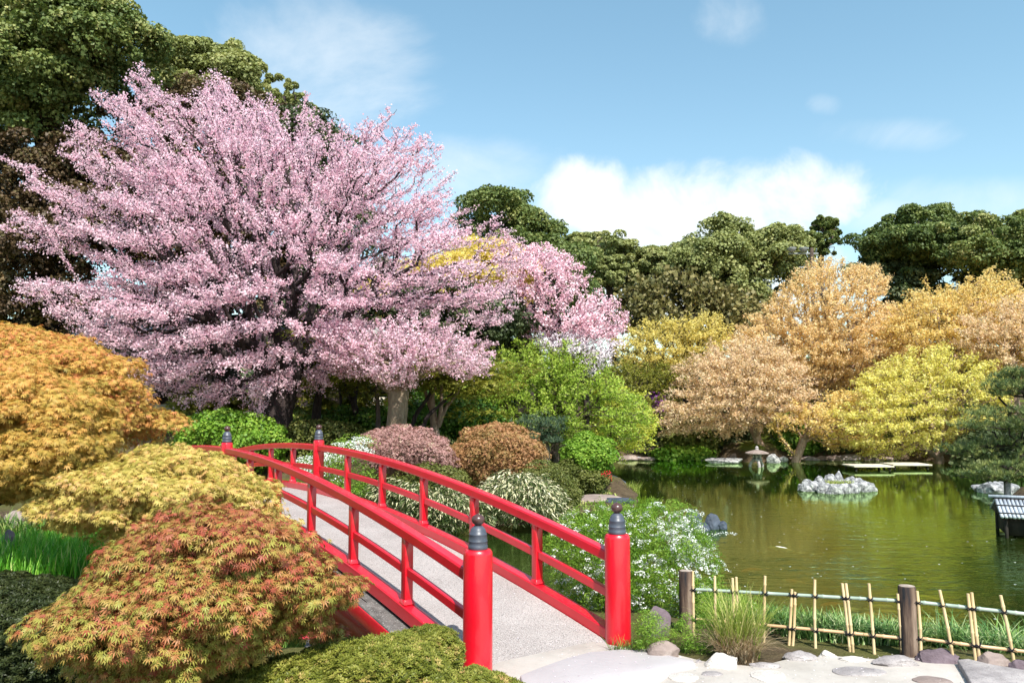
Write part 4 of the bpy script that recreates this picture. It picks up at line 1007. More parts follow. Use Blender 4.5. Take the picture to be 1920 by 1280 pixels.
tree('far_tree', 'slender pale olive tree with a see through crown in the far row', 'tree', FT, [(1100, 455), (1140, 428), (1175, 440), (1190, 480), (1180, 530), (1140, 560), (1105, 530)], 54, 2.5, (1145, 0), 'camphor_pale', 'bark_mid', 60, (1.2, 1.2, .8), 110, .28, RW, .25)
tree('far_tree', 'olive green tree between the slender tree and the widest crown of the far row', 'tree', FT, [(1180, 470), (1215, 460), (1250, 468), (1262, 500), (1250, 550), (1200, 570), (1170, 530)], 56, 2.6, (1215, 0), 'camphor_pale', 'bark_mid', 60, (1.3, 1.3, .9), 110, .3, RW, .3)
tree('far_tree', 'widest billowing green tree in the middle of the far row', 'tree', FT, [(1245, 500), (1270, 465), (1310, 448), (1340, 425), (1385, 418), (1430, 430), (1465, 435), (1520, 455), (1525, 500), (1500, 540), (1440, 560), (1440, 600), (1350, 600), (1290, 560)], 52, 4.5, (1380, 0), 'camphor_pale', 'bark_mid', 240, (1.2, 1.2, .9), 110, .27, RW, .45, bias=-.08)
cherry('brown olive oak below the widest far tree', [(1150, 545), (1200, 520), (1260, 505), (1340, 520), (1430, 560), (1450, 610), (1400, 650), (1250, 640), (1160, 610)], 49, 3.5, [[(1290, 700, 0), (1288, 660, 0), (1292, 620, 0), (1300, 590, 0)], [(1292, 620, 0), (1230, 590, -.5), (1190, 570, -1)], [(1300, 590, 0), (1360, 570, -.5), (1410, 590, -1)]], 1290, .35, 900, 34, .24, 'oak_olive', 'bark_dark', bf=.4, jit=.2, hole=.2, twig=.016, grp=FT, name='far_tree', cat='tree', tmpl=RW, part='crown', thin=.08)
tree('far_tree', 'small round topped green tree on a thin stem right of the floodlight pole', 'tree', FT, [(1515, 420), (1545, 404), (1570, 418), (1578, 450), (1560, 490), (1530, 480), (1512, 450)], 54, 1.6, (1548, 0), 'camphor', 'bark_mid', 30, (.9, .9, .8), 120, .26, RW, .2)
tree('far_tree', 'dark spreading evergreen right of the small round topped tree', 'tree', FT, [(1585, 430), (1640, 415), (1700, 400), (1740, 385), (1790, 395), (1820, 430), (1800, 500), (1740, 530), (1690, 555), (1660, 545), (1680, 500), (1620, 490)], 50, 4, (1720, 0), 'camphor', 'bark_dark', 170, (1.2, 1.2, .7), 120, .26, RW, .4, bias=-.12)
tree('far_tree', 'dark broad evergreen at the right edge of the far row', 'tree', FT, [(1760, 420), (1830, 402), (1900, 398), (2000, 395), (2010, 520), (1900, 530), (1800, 500)], 47, 4, (1880, 0), 'camphor', 'bark_dark', 170, (1.2, 1.2, .7), 120, .25, RW, .4, bias=.12)
tree('far_tree', 'low dark green tree filling the gap behind the orange maple at the right', 'tree', FT, [(1590, 500), (1680, 480), (1800, 478), (2000, 470), (2000, 660), (1700, 660), (1640, 600)], 49.5, 3, (1800, 0), 'dark', 'bark_dark', 150, (1.2, 1.2, .8), 110, .26, RW, .35)
# far wood that closes the view low down
def wood_mass():
    m = 900; x = rng.uniform(-70, 80, m); y = rng.uniform(62, 74, m)
    zt = 3.5+rng.random(m)*4.2+np.array([mnoise.noise(Vector((a*.06, 3, 0)))*1.6 for a in x]); zt = np.where(x < -5, zt+1.5, zt-2.6)
    c = np.stack([x, y, rng.uniform(.2, 1, m)*zt+1.5], 1); V, F, a = leaves(c, np.tile([0, -1., .3], (m, 1)), (2.2, 2.2, 1.6), 70, .5, RW)
    tag(mesh_np('far_wood', V, F, L['dark'], None, attr=a), 'dark mass of woodland far behind the garden trees', 'wood', kind='stuff')
wood_mass()

# ------------------------------------------------------------------ maples round the pond
MP = 'spring maples round the pond'
mk = dict(pr=(1.15, 1.15, .34), tmpl=SPRAY3, up=.6, rnds=.8, outw=.5, droop=.3, surface=.2, twig=.018)
def maple(label, poly, Y, T, bx, leaf, n=150, nl=95, size=.19, bk='bark_tan', tr=.2, pr=None, roots=None, bias=0, dens=1.0):
    q = np.array(poly, float); A = .5*abs(np.sum(q[:, 0]*np.roll(q[:, 1], -1)-np.roll(q[:, 0], -1)*q[:, 1]))*(Y/F_PX)**2
    k = 40/Y; npts = int(A*34*k*dens); cx, cy = q.mean(0); by = 760-(Hs(P(bx, 760, Y)[0], Y)-EYE)/Y*F_PX
    if roots is None:
        top = q[:, 1].min(); h = by-cy
        roots = [[(bx, by, 0), (bx+(cx-bx)*.15+4, by-h*.3, 0), (bx+(cx-bx)*.3, by-h*.55, 0), (bx+(cx-bx)*.5, by-h*.75, 0)],
                 [(bx+(cx-bx)*.15+4, by-h*.3, 0), (bx+(q[:, 0].min()-bx)*.35, by-h*.6, -T*.3), (bx+(q[:, 0].min()-bx)*.6, cy+h*.05, -T*.4)],
                 [(bx+(cx-bx)*.3, by-h*.55, 0), (bx+(q[:, 0].max()-bx)*.35, cy+h*.2, -T*.3), (bx+(q[:, 0].max()-bx)*.6, cy, -T*.4)],
                 [(bx+(cx-bx)*.5, by-h*.75, 0), (cx, cy-(cy-top)*.3, T*.1), (cx+8, cy-(cy-top)*.65, 0)]]
    return cherry(label, poly, Y, T, roots, bx, tr, npts, 74*k, .128/k**.8, leaf, bk, bf=.35, jit=.085/k**.5, hole=.42, twig=.009, grp=MP, shellfrac=.72, name='maple_tree', cat='maple tree', tmpl=TRI2, part='crown',
                  layer=.62/k**.5, lay=.55, chain=(-.3, 0, .3), updir=0, nup=.7, thin=.06)
maple('tall peach coloured maple with a pale forked trunk in the middle of the far bank', [(1370, 620), (1430, 585), (1465, 545), (1500, 508), (1545, 490), (1590, 498), (1635, 500), (1668, 520), (1655, 560), (1700, 590), (1720, 640), (1690, 700), (1620, 720), (1540, 725), (1440, 720), (1380, 680)], 43.5, 4, 1537, 'maple_peach', 330, 90,
      roots=[[(1537, 780, 0), (1540, 740, 0), (1536, 715, 0), (1530, 690, 0)], [(1536, 715, 0), (1500, 690, -1), (1450, 660, -1.5)], [(1540, 735, 0), (1590, 700, -.8), (1640, 680, -1.5)], [(1530, 690, 0), (1520, 650, .5), (1490, 610, 1)], [(1500, 690, -1), (1490, 640, -1.5), (1530, 570, -1.5)], [(1590, 700, -.8), (1600, 630, -1), (1570, 560, -1)], [(1640, 680, -1.5), (1680, 620, -1)]], tr=.26)
maple('peach gold maple filling in behind the tall peach coloured one', [(1340, 690), (1380, 640), (1450, 610), (1540, 600), (1640, 600), (1740, 620), (1780, 680), (1740, 730), (1640, 770), (1500, 770), (1400, 740)], 45.5, 2.6, 1620, 'maple_peach', tr=.2, dens=.8)
maple('orange maple right of the tall peach coloured one', [(1640, 620), (1700, 560), (1740, 530), (1790, 545), (1830, 520), (1870, 505), (1920, 530), (1990, 550), (1990, 680), (1880, 690), (1780, 690), (1690, 690)], 42, 4, 1790, 'maple_orange', 260, 90, tr=.26)
maple('thin pinkish maple with bare looking twigs at the right edge', [(1790, 600), (1850, 565), (1940, 560), (2000, 600), (2000, 720), (1880, 705), (1800, 660)], 38.5, 2.6, 1905, 'maple_pink', 120, 70, .15, tr=.2)
maple('yellow maple at the back left of the far bank below the olive oak', [(1150, 640), (1200, 610), (1260, 600), (1320, 590), (1372, 610), (1370, 660), (1300, 700), (1220, 700), (1150, 690)], 44, 3, 1270, 'maple_gold', 170, 90, bk='bark_mid')
maple('low pinkish tan maple leaning over the stone lantern', [(1230, 780), (1260, 730), (1270, 690), (1330, 650), (1400, 630), (1460, 650), (1520, 700), (1530, 760), (1500, 790), (1430, 800), (1380, 815), (1320, 810), (1245, 815)], 39.5, 3.2, 1425, 'maple_pink', 300, 95, .16,
      roots=[[(1425, 850, 0), (1418, 815, 0), (1400, 780, 0), (1395, 750, 0)], [(1418, 815, 0), (1450, 770, -.5), (1500, 750, -1)], [(1400, 780, 0), (1350, 740, -1), (1300, 720, -1.5)]], tr=.2)
maple('bright lemon yellow maple spreading over the right half of the far bank', [(1560, 780), (1600, 720), (1640, 690), (1700, 665), (1760, 650), (1830, 660), (1880, 690), (1900, 740), (1880, 790), (1810, 810), (1760, 840), (1680, 850), (1610, 850), (1560, 830)], 37.5, 3.4, 1760, 'maple_lemon', 380, 95, .17, tr=.22)
maple('low yellow orange maple between the lantern and the lemon yellow maple', [(1440, 770), (1500, 760), (1570, 740), (1640, 745), (1680, 790), (1640, 840), (1560, 840), (1500, 800), (1440, 800)], 38.5, 2.4, 1480, 'maple_orange', 170, 90, .16, bias=.15)
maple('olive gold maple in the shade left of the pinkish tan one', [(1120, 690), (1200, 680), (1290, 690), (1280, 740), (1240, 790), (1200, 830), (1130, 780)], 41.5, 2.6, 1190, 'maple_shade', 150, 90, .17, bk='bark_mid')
maple('fresh green maple behind the clipped bushes in the middle', [(900, 700), (940, 660), (980, 640), (1050, 640), (1110, 670), (1150, 710), (1200, 750), (1215, 790), (1180, 830), (1100, 820), (1020, 830), (940, 810), (880, 790), (870, 740)], 28.5, 2.8, 1040, 'maple_green', 330, 100, .13, pr=(.85, .85, .26), bk='bark_mid', tr=.14)
maple('yellow green maple sweeping down to the water right of the fresh green one', [(1090, 720), (1140, 715), (1190, 740), (1230, 780), (1222, 820), (1190, 850), (1140, 845), (1090, 810)], 31, 2.2, 1130, 'maple_lime', 170, 100, .13, pr=(.85, .85, .26), bk='bark_mid', tr=.12)
# understorey behind the cherries
US = 'shaded small maples under the cherries'
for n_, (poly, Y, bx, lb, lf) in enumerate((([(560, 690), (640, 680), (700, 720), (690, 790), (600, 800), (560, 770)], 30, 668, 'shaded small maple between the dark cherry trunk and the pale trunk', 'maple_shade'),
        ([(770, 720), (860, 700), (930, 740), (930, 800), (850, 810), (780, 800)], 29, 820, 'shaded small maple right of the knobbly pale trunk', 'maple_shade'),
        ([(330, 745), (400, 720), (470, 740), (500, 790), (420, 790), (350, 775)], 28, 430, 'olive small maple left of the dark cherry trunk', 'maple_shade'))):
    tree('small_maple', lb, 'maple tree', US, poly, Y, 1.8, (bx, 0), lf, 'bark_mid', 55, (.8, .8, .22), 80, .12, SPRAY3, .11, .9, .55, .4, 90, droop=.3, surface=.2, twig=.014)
def bare(label, px, Y, pts, r, mat='bark_mid', name='tree_trunk'):
    b0 = P(px, 760, Y)[0]; z = Hs(b0, Y); root = thing('slender_tree', (b0, Y, z), label, 'tree', 'slender trees in the shade')
    first = True
    VV = []; FF = []; k = 0
    for pl in pts:
        w_ = [P(x, y, Y+dy) for x, y, dy in pl]
        if first: w_[0] = np.array([b0, Y, z-.2])
        V, F = trunk_tube(w_, r if first else r*.55, r*.5 if first else r*.25, 9, seed=px, flare=.3 if first else 0)
        VV.append(V); FF.append(F+k); k += len(V); first = False
    mesh_np('trunk', np.concatenate(VV), np.concatenate(FF), M[mat], root, smooth=True)
    c = P(pts[0][-1][0], pts[0][-1][1]-25, Y); cen = c+rng.normal(size=(26, 3))*[.9, .7, .35]; V, F, a = leaves(cen, rnd(26), (.6, .6, .2), 60, .12, SPRAY3, .9, .5, .3)
    mesh_np('crown', V, F, L['maple_shade'], root, attr=a)
bare('black leaning trunk just right of the huge cherry trunk', 590, 24, [[(590, 790, 0), (596, 750, 0), (606, 700, 0), (612, 680, 0)]], .16, 'bark_dark')
bare('thin straight grey trunk left of the knobbly pale trunk', 711, 23, [[(711, 810, 0), (709, 770, 0), (706, 720, 0), (703, 690, 0)]], .085, 'bark_mid')
bare('crooked brown trunk with forked top left of the thin straight trunk', 675, 25, [[(675, 800, 0), (668, 770, 0), (662, 755, 0), (668, 730, 0), (672, 700, 0)], [(662, 755, 0), (650, 735, 0), (645, 705, 0)]], .12, 'bark_dark')
bare('multi stemmed tree with bright patches right of the knobbly pale trunk', 818, 23, [[(818, 815, 0), (812, 775, 0), (808, 740, 0), (822, 705, 0)], [(822, 800, 0), (835, 765, .2), (856, 740, .3), (870, 710, .3)], [(812, 775, 0), (800, 745, .2), (795, 712, .2)], [(822, 800, 0), (828, 760, -.2), (828, 715, -.2)]], .13, 'bark_tan')
bare('slanting dark stem rising to the right beside the knobbly pale trunk', 765, 22.5, [[(765, 812, 0), (780, 775, 0), (800, 750, 0), (818, 715, 0)]], .075, 'bark_dark')
bare('long leaning dark stem right of the knobbly pale trunk', 782, 22, [[(778, 812, 0), (800, 780, 0), (830, 755, 0), (850, 735, 0)]], .07, 'bark_dark')
bare('slim dark stem in the gap left of the multi stemmed tree', 640, 27, [[(642, 790, 0), (640, 760, 0), (636, 720, 0)]], .07, 'bark_dark')

# ------------------------------------------------------------------ bushes
def bush(name, label, poly, Y, T, leaf, n=120, pr=(.3, .3, .2), nl=120, size=.05, tmpl=RW, group=None, up=.5, stems=True, cat='bush', base=None, bk='bark_mid', droop=None, rnds=.8, outw=.7, surface=.6, sk=50, tr=.05, vpuff=.5, twig=.004, z0=None, front=.75, bias=0.0, bzz=None):
    poly = np.array(poly, float); bx = base if base is not None else poly[:, 0].mean(); b0 = P(bx, 760, Y)[0]; z = Hs(b0, Y) if bzz is None else bzz
    z = max(z, -.45)
    root = thing(name, (b0, Y, z), label, cat, group)
    cen, out = crown(poly, Y, T, n, True, front)
    V, F, a = leaves(cen, out, pr, nl, size, tmpl, up, rnds, outw, droop=droop, surface=surface, vpuff=vpuff, bias=bias)
    ok = None
    mesh_np('foliage', V, F, L[leaf], root, attr=a)
    if stems:
        ap, _ = crown(poly, Y, T*.8, sk, False); ap = ap[ap[:, 2] > z+.05]
        if len(ap) > 3:
            c = cen.mean(0); nd, pa, nr = grow([[(b0, Y, z-.1), (b0+.02, Y, z+.12*max(.3, c[2]-z)), (b0, Y, z+.35*max(.3, c[2]-z))]], ap, .4)
            V, F = wood(nd, pa, radii(nd, pa, twig, tr), .08); mesh_np('stem', V, F, M[bk], root, smooth=True)
    return root
BG = 'clipped bushes behind the bridge'
bush('round_bush', 'bright green rounded bush behind the far left of the bridge', [(335, 825), (345, 795), (380, 782), (430, 780), (480, 790), (515, 805), (528, 835), (500, 870), (350, 870)], 20.5, 1.0, 'bush_bright', 150, (.32, .32, .22), 150, .065, RW, BG)
bush('low_hedge', 'shaded dark green bush right of the bright green rounded bush', [(525, 810), (580, 798), (640, 800), (690, 815), (690, 860), (530, 870)], 22, 1.0, 'bush_olive', 110, (.35, .35, .22), 120, .07, RW, BG)
bush('low_hedge', 'dark clipped hedge behind the pale knobbly trunk', [(560, 790), (700, 765), (760, 745), (860, 745), (930, 770), (940, 815), (700, 830), (560, 820)], 26, 1.6, 'bush_green', 170, (.5, .5, .3), 120, .09, RW, BG, stems=False)
bush('white_bush', 'white flowering bush just behind the middle newel of the bridge', [(555, 870), (600, 850), (660, 825), (690, 830), (680, 880), (700, 950), (640, 960), (560, 920)], 17.5, .8, 'bush_bright', 110, (.25, .25, .18), 120, .055, LANCE, BG)
wb = bush('white_bush', 'cluster of white blossom sprays on the bush behind the middle newel', [(555, 868), (600, 848), (660, 823), (692, 828), (690, 850), (620, 870), (650, 900), (570, 900)], 17.2, .8, 'white', 44, (.2, .2, .10), 60, .030, PENT, BG, stems=False)
bush('dome_bush', 'pinkish red twiggy domed bush behind the bridge rail', [(670, 860), (690, 825), (730, 808), (780, 808), (820, 825), (845, 850), (860, 885), (800, 880), (700, 885)], 19, .9, 'bush_pink', 170, (.28, .28, .18), 110, .042, SPRAY3, BG, tr=.06, sk=160, twig=.006, bk='bark_mid')
bush('dome_bush', 'rust orange domed bush right of the pinkish one behind the bridge rail', [(845, 880), (855, 835), (890, 808), (935, 800), (980, 812), (1012, 845), (1015, 885), (980, 900), (900, 900)], 19.5, .9, 'bush_rust', 190, (.28, .28, .18), 110, .045, SPRAY3, BG, tr=.06, sk=160, twig=.006, bk='bark_mid')
bush('low_mound', 'olive clipped mound under the pinkish domed bush', [(740, 920), (760, 885), (800, 872), (845, 878), (872, 900), (870, 930), (800, 935)], 18.2, .7, 'bush_olive', 90, (.22, .22, .14), 130, .035, RW, BG, stems=False)
bush('low_mound', 'smooth olive green clipped mound beside the shore slabs', [(990, 935), (985, 890), (1010, 865), (1040, 868), (1065, 895), (1085, 930), (1070, 960), (1010, 960)], 18.6, .7, 'bush_olive', 120, (.2, .2, .14), 150, .032, RW, BG, stems=False, bias=.1)
bush('bamboo_grass', 'pale edged dwarf bamboo clump right of the rust orange bush', [(900, 935), (925, 900), (970, 890), (1020, 905), (1050, 930), (1068, 965), (1020, 975), (960, 970), (900, 960)], 17.6, .7, 'sasa', 110, (.22, .22, .16), 70, .11, LANCE, 'pale edged dwarf bamboo', stems=False, droop=.5, vpuff=.1)
bush('bamboo_grass', 'pale edged dwarf bamboo clump behind the middle of the bridge rail', [(690, 930), (720, 905), (780, 915), (850, 925), (910, 935), (910, 975), (840, 985), (760, 975), (700, 965)], 17.2, .7, 'sasa', 120, (.22, .22, .16), 70, .11, LANCE, 'pale edged dwarf bamboo', stems=False, droop=.5, vpuff=.1, bias=-.12)
bush('round_bush', 'round fresh green bush standing at the corner of the pond', [(1062, 870), (1062, 835), (1085, 818), (1115, 818), (1145, 835), (1152, 862), (1135, 885), (1090, 892)], 24, .75, 'bush_bright', 130, (.22, .22, .16), 140, .055, RW, BG, base=1105)
bush('low_bush', 'dark low bush under the round fresh green bush', [(1040, 900), (1060, 860), (1085, 870), (1120, 885), (1140, 900), (1120, 920), (1060, 925)], 23.6, .6, 'bush_olive', 70, (.2, .2, .14), 120, .05, RW, BG, stems=False)
bush('red_flowers', 'small cluster of red blooms beside the round fresh green bush', [(1122, 890), (1140, 880), (1146, 895), (1130, 905)], 23.4, .2, 'flower_red', 9, (.1, .1, .08), 14, .035, PENT, None, stems=False, cat='flowers')
bush('purple_azalea', 'purple flowering azalea in the shade left of the pinkish tan maple', [(1212, 745), (1235, 738), (1248, 755), (1240, 775), (1218, 770)], 40.5, .6, 'flower_purple', 24, (.3, .3, .2), 50, .11, PENT, None, stems=False, cat='flowers')
# small pine
def pine(label, pads, Y, limbs, base, tr, leaf, size, bk='bark_dark', n=60, bzz=None):
    b0 = P(base[0], base[1], Y); z = Hs(b0[0], Y) if bzz is None else bzz
    root = thing('pine_tree', (b0[0], Y, z), label, 'pine tree', 'garden pines')
    cs = []
    for poly, dy, t in pads:
        c, o_ = crown(poly, Y+dy, t, n, False); cs.append(c)
    cen = np.concatenate(cs); m = len(cen)
    idx = np.repeat(np.arange(m), 10); pos = cen[idx]+rng.normal(size=(len(idx), 3))*[.15, .15, .035]
    Rm = frames(np.array([0, 0, 1.])+rnd(len(idx))*.45)
    V, F, fp_ = stamp(NEED, pos, Rm, size*.8*rng.uniform(.7, 1.2, len(idx)))
    mesh_np('needles', V, F, L[leaf], root, attr=np.repeat(rng.random(len(idx)), fp_))
    lw = [[tuple(P(x, y, Y+dy)) for x, y, dy in pl] for pl in limbs]; lw[0][0] = (b0[0], Y, z-.2)
    nd, pa, nr = grow(lw, cen[::2]-[0, 0, .07], .5); V, F = wood(nd, pa, radii(nd, pa, .008, tr), .10); mesh_np('trunk', V, F, M[bk], root, smooth=True)
pine('small blue green pine with a forked trunk above the green mound', [([(975, 800), (990, 780), (1020, 775), (1050, 785), (1062, 800), (1040, 812), (1000, 810)], 0, .7), ([(985, 825), (1000, 812), (1040, 812), (1050, 828), (1020, 835)], -.1, .6)], 25,
     [[(1025, 865, 0), (1024, 840, 0), (1018, 820, 0), (1012, 800, 0)]], (1025, 865), .13, 'pine_blue', .17, 'bark_pale', 45)
pine('dark gnarled pine reaching in from the right edge over the hut', [([(1850, 712), (1890, 695), (1960, 690), (1990, 720), (1960, 740), (1870, 740)], 0, .9), ([(1800, 800), (1830, 770), (1890, 755), (1990, 750), (1990, 800), (1900, 812)], -.3, 1.0), ([(1775, 845), (1820, 822), (1880, 815), (1990, 815), (1990, 850), (1860, 862)], .2, 1.0), ([(1780, 885), (1830, 868), (1900, 862), (1990, 862), (1990, 890), (1850, 905)], -.2, 1.0)], 19,
     [[(2060, 900, 0), (2050, 850, 0), (2030, 800, 0), (2020, 740, 0), (2000, 690, 0)], [(2050, 850, 0), (1980, 830, -.2), (1920, 825, -.2), (1860, 835, -.1), (1810, 845, 0)], [(2050, 865, 0), (1980, 885, 0), (1920, 890, 0), (1850, 893, 0), (1800, 890, 0)], [(2030, 800, 0), (1960, 790, 0), (1890, 785, 0), (1840, 795, 0)], [(2020, 740, 0), (1950, 725, 0), (1880, 722, 0)]], (2060, 900), .22, 'pine', .16, 'bark_dark', 105)
# dark shrubs along the far bank
SH = 'dark shrubs along the far bank'
for n_, (x0, x1, y0, y1, Y, lb, lf) in enumerate(((1150, 1250, 800, 858, 42.5, 'dark shrub at the far left corner of the pond', 'dark'), (1240, 1340, 795, 858, 42, 'dark shrub on the far bank left of the stone terrace', 'bush_olive'), (1330, 1420, 790, 850, 42.8, 'dark shrub behind the stone lantern', 'dark'),
        (1450, 1530, 780, 850, 41.2, 'glossy leaved green shrub right of the stone lantern', 'bush_green'), (1520, 1620, 800, 856, 42, 'dark shrub under the low yellow orange maple', 'dark'), (1610, 1720, 825, 858, 42.4, 'dark shrub behind the plank landings', 'bush_olive'), (1710, 1830, 815, 858, 42, 'dark shrub under the lemon yellow maple', 'dark'),
        (1810, 1990, 800, 875, 36, 'dark shrub behind the right edge pine', 'dark'), (1235, 1330, 845, 862, 41, 'bright ground plants left of the stone terrace', 'bush_bright'))):
    bush('shrub', lb, [(x0, y1), (x0+8, (y0+y1)/2), (x0+30, y0), (x1-30, y0+3), (x1-6, (y0+y1)/2), (x1, y1)], Y, 1.4, lf, 90, (.6, .6, .4), 80, .17, RW, SH, stems=False)
# log edging on the far bank
a = P(1170, 846, 40.6); b = P(1330, 838, 40.6)
mb = MB(); mb.tube([a, (a+b)/2+[0, 0, .05], b], .10, 8); tag(mb.build('log_edging', M['bark_mid'], None, smooth=True), 'weathered log rail lying along the far left bank', 'log')
# stepping plank behind the mounds
a = P(790, 877, 19.5); b = P(895, 877, 19.5)
mb = MB(); mb.box((a+b)/2, (b[0]-a[0], .4, .10)); tag(mb.build('stone_bench', M['stone_pale'], None, bevel=.01, origin=(a+b)/2), 'pale flat stone beam between the two domed bushes', 'stone beam')

# spirea by the right newel
sp_poly = [(1022, 1050), (1035, 1000), (1065, 965), (1120, 948), (1180, 945), (1240, 942), (1290, 955), (1320, 1000), (1345, 1060), (1345, 1110), (1310, 1150), (1240, 1160), (1200, 1190), (1130, 1170), (1060, 1120)]
spr = bush('spirea_bush', 'big spirea bush dotted with tiny white flowers behind the right red newel', sp_poly, 9.3, .75, 'bush_bright', 420, (.13, .13, .10), 120, .034, LANCE, None, tr=.02, sk=200, twig=.002, outw=.5, rnds=1.0, surface=.1, bzz=-.3, bias=-.04)
c_, o_ = crown(sp_poly, 9.3, .84, 400, True, .85); k_ = c_[:, 2] > P(1200, 1100, 9.3)[2]-rng.random(len(c_))*.5; c_, o_ = c_[k_], o_[k_]
V, F, a = leaves(c_, o_, (.055, .055, .03), 20, .017, PENT, .5, .8, .5, surface=.2); VA, FA_, AA = [V], [F], [a]; nv = len(V)
# arching white sprays to the right
brV, brF, bk_ = [], [], 0
for n_ in range(26):
    x0, y0 = rng.uniform(1190, 1290), rng.uniform(965, 1060); x1 = x0+rng.uniform(20, 95); y1 = y0+rng.uniform(-25, 90); dy = rng.uniform(-.5, .4)
    t = np.linspace(0, 1, 9); xs = x0+(x1-x0)*t; ys = y0+(y1-y0)*t**2-26*np.sin(t*PI*.8)*rng.uniform(.4, 1.2)
    pl = P(xs, ys, 9.3+dy); n2_ = 150; tt = rng.random(n2_)*8; i0 = np.minimum(tt.astype(int), 7); f_ = (tt-i0)[:, None]
    pos = pl[i0]*(1-f_)+pl[i0+1]*f_+rng.normal(size=(n2_, 3))*.011
    V, F, fp_ = stamp(PENT, pos, frames(rnd(n2_)), .014*rng.uniform(.7, 1.3, n2_)); VA.append(V); FA_.append(F+nv); AA.append(rng.random(n2_)); nv += len(V)
mesh_np('blossom', np.concatenate(VA), np.concatenate(FA_), L['white'], spr, attr=np.concatenate(AA))
# ground cover bushes right of the newel
bush('ground_cover', 'bright leafy ground cover right at the foot of the right red newel', [(1192, 1218), (1194, 1170), (1206, 1145), (1235, 1155), (1252, 1190), (1225, 1222)], 7.35, .2, 'bush_bright', 75, (.07, .07, .06), 60, .022, LANCE, 'leafy ground cover by the fence', stems=False, surface=.1)
bush('ground_cover', 'bright leafy ground cover around the brown log post', [(1255, 1200), (1265, 1165), (1295, 1150), (1340, 1160), (1360, 1195), (1345, 1225), (1310, 1238), (1275, 1225)], 7.55, .3, 'bush_bright', 90, (.07, .07, .06), 70, .022, LANCE, 'leafy ground cover by the fence', stems=False, surface=.1)
bush('ground_cover', 'bright leafy plants behind the left end of the bamboo fence', [(1300, 1150), (1320, 1110), (1370, 1105), (1420, 1120), (1420, 1160), (1340, 1165)], 8.5, .3, 'bush_bright', 70, (.09, .09, .07), 70, .024, LANCE, 'leafy ground cover by the fence', stems=False, surface=.1, bias=.1)

# ------------------------------------------------------------------ grasses
def blades(n, area, h, w, lean, leaf, name, label, cat='grass', kind=None, parent=None, zfn=None, seed=0, curve=.6, group=None, spread=None):
    """area(n)->(x,y) positions"""
    r = np.random.default_rng(seed); xy = area(r, n); z = H(xy[:, 0], xy[:, 1]) if zfn is None else zfn(xy); z = np.maximum(z, WATER-.05)
    hh = h*r.uniform(.55, 1.15, n); an = r.uniform(0, 2*PI, n); d = np.stack([np.cos(an), np.sin(an), 0*an], 1); s = np.stack([-np.sin(an), np.cos(an), 0*an], 1)
    if spread is not None: d = unit(np.concatenate([xy-spread, np.zeros((n, 1))], 1)+rnd(n)*.35*[1, 1, 0]*.5); s = np.cross(d, [0, 0, 1.])
    ln = lean*r.uniform(.3, 1.4, n); cv = curve*r.uniform(.3, 1.4, n)
    V = []; ts = (0, .3, .6, .85, 1)
    for t in ts:
        c = np.concatenate([xy, z[:, None]], 1)+d*(hh*(ln*t+cv*t*t*.6))[:, None]+np.array([0, 0, 1])*(hh*(t-.42*cv*t**3))[:, None]
        ww = w*(1-t**2)*.5+.0004
        V.append(c-s*(ww if np.isscalar(ww) else ww[:, None])); V.append(c+s*ww)
    V = np.stack(V, 1); k = len(ts); f = np.array([[2*i, 2*i+1, 2*i+3, 2*i+2] for i in range(k-1)])
    F = (f[None]+(np.arange(n)*2*k)[:, None, None]).reshape(-1, 4)
    o = mesh_np(name, V.reshape(-1, 3), F, L[leaf], parent, attr=np.repeat(r.random(n), k-1))
    if parent is None: tag(o, label, cat, group, kind)
    return o
def ell(cx, cy, rx, ry, rot=0):
    def f(r, n):
        a = r.uniform(0, 2*PI, n); q = np.sqrt(r.random(n)); x, y = rx*q*np.cos(a), ry*q*np.sin(a)
        return np.stack([cx+x*math.cos(rot)-y*math.sin(rot), cy+x*math.sin(rot)+y*math.cos(rot)], 1)
    return f
# dry and green tuft by the left part of the fence
c = G(1392, 1243, 0)
tf = thing('grass_tuft', (c[0], c[1]+.1, 0), 'tall tuft of green blades over dry brown grass at the left part of the fence', 'grass tuft')
blades(750, ell(c[0], c[1]+.12, .17, .12), .34, .007, .35, 'grass_dry', 'dry_blades', '', parent=tf, seed=1, curve=.9)
blades(420, ell(c[0]+.02, c[1]+.16, .18, .12), .62, .008, .22, 'grass_pale', 'green_blades', '', parent=tf, seed=2, curve=.5)
for n_, (px, py, Yo, rx, ry, h_, lf, lb, cnt) in enumerate(((1560, 1216, 0, .62, .24, .30, 'grass_blue', 'arching green sedge on the bank behind the middle of the bamboo fence', 1100), (1500, 1205, 0, .45, .2, .28, 'grass', 'green sedge on the bank right of the dry grass tuft', 900), (1640, 1222, 0, .4, .2, .26, 'grass_blue', 'green sedge just left of the dark fence post', 1000),
        (1850, 1225, 0, .65, .25, .44, 'grass_blue', 'dark green sedge clump behind the right end of the fence', 2000), (1770, 1218, 0, .35, .2, .36, 'grass', 'green sedge right of the dark fence post', 700), (1945, 1225, 0, .5, .25, .5, 'grass', 'pale green sedge at the right edge of the view', 900), (1345, 1130, 0, .3, .2, .4, 'grass', 'thin green blades at the pond edge by the spirea', 300))):
    q = G(px, py, -.12); z_ = -.22
    blades(cnt, ell(q[0], q[1], rx, ry, -.35), h_, .011, .30, lf, 'sedge_clump', lb, 'sedge', seed=20+n_, curve=1.0, group='sedge clumps along the pond edge', zfn=lambda xy: np.maximum(H(xy[:, 0], xy[:, 1]), -.32))
# little grass at the right newel
q = G(1170, 1222, 0); blades(90, ell(q[0], q[1]-.02, .16, .07), .16, .005, .5, 'grass', 'grass_wisps', 'thin grass wisps at the foot of the right red newel', 'grass', seed=40)
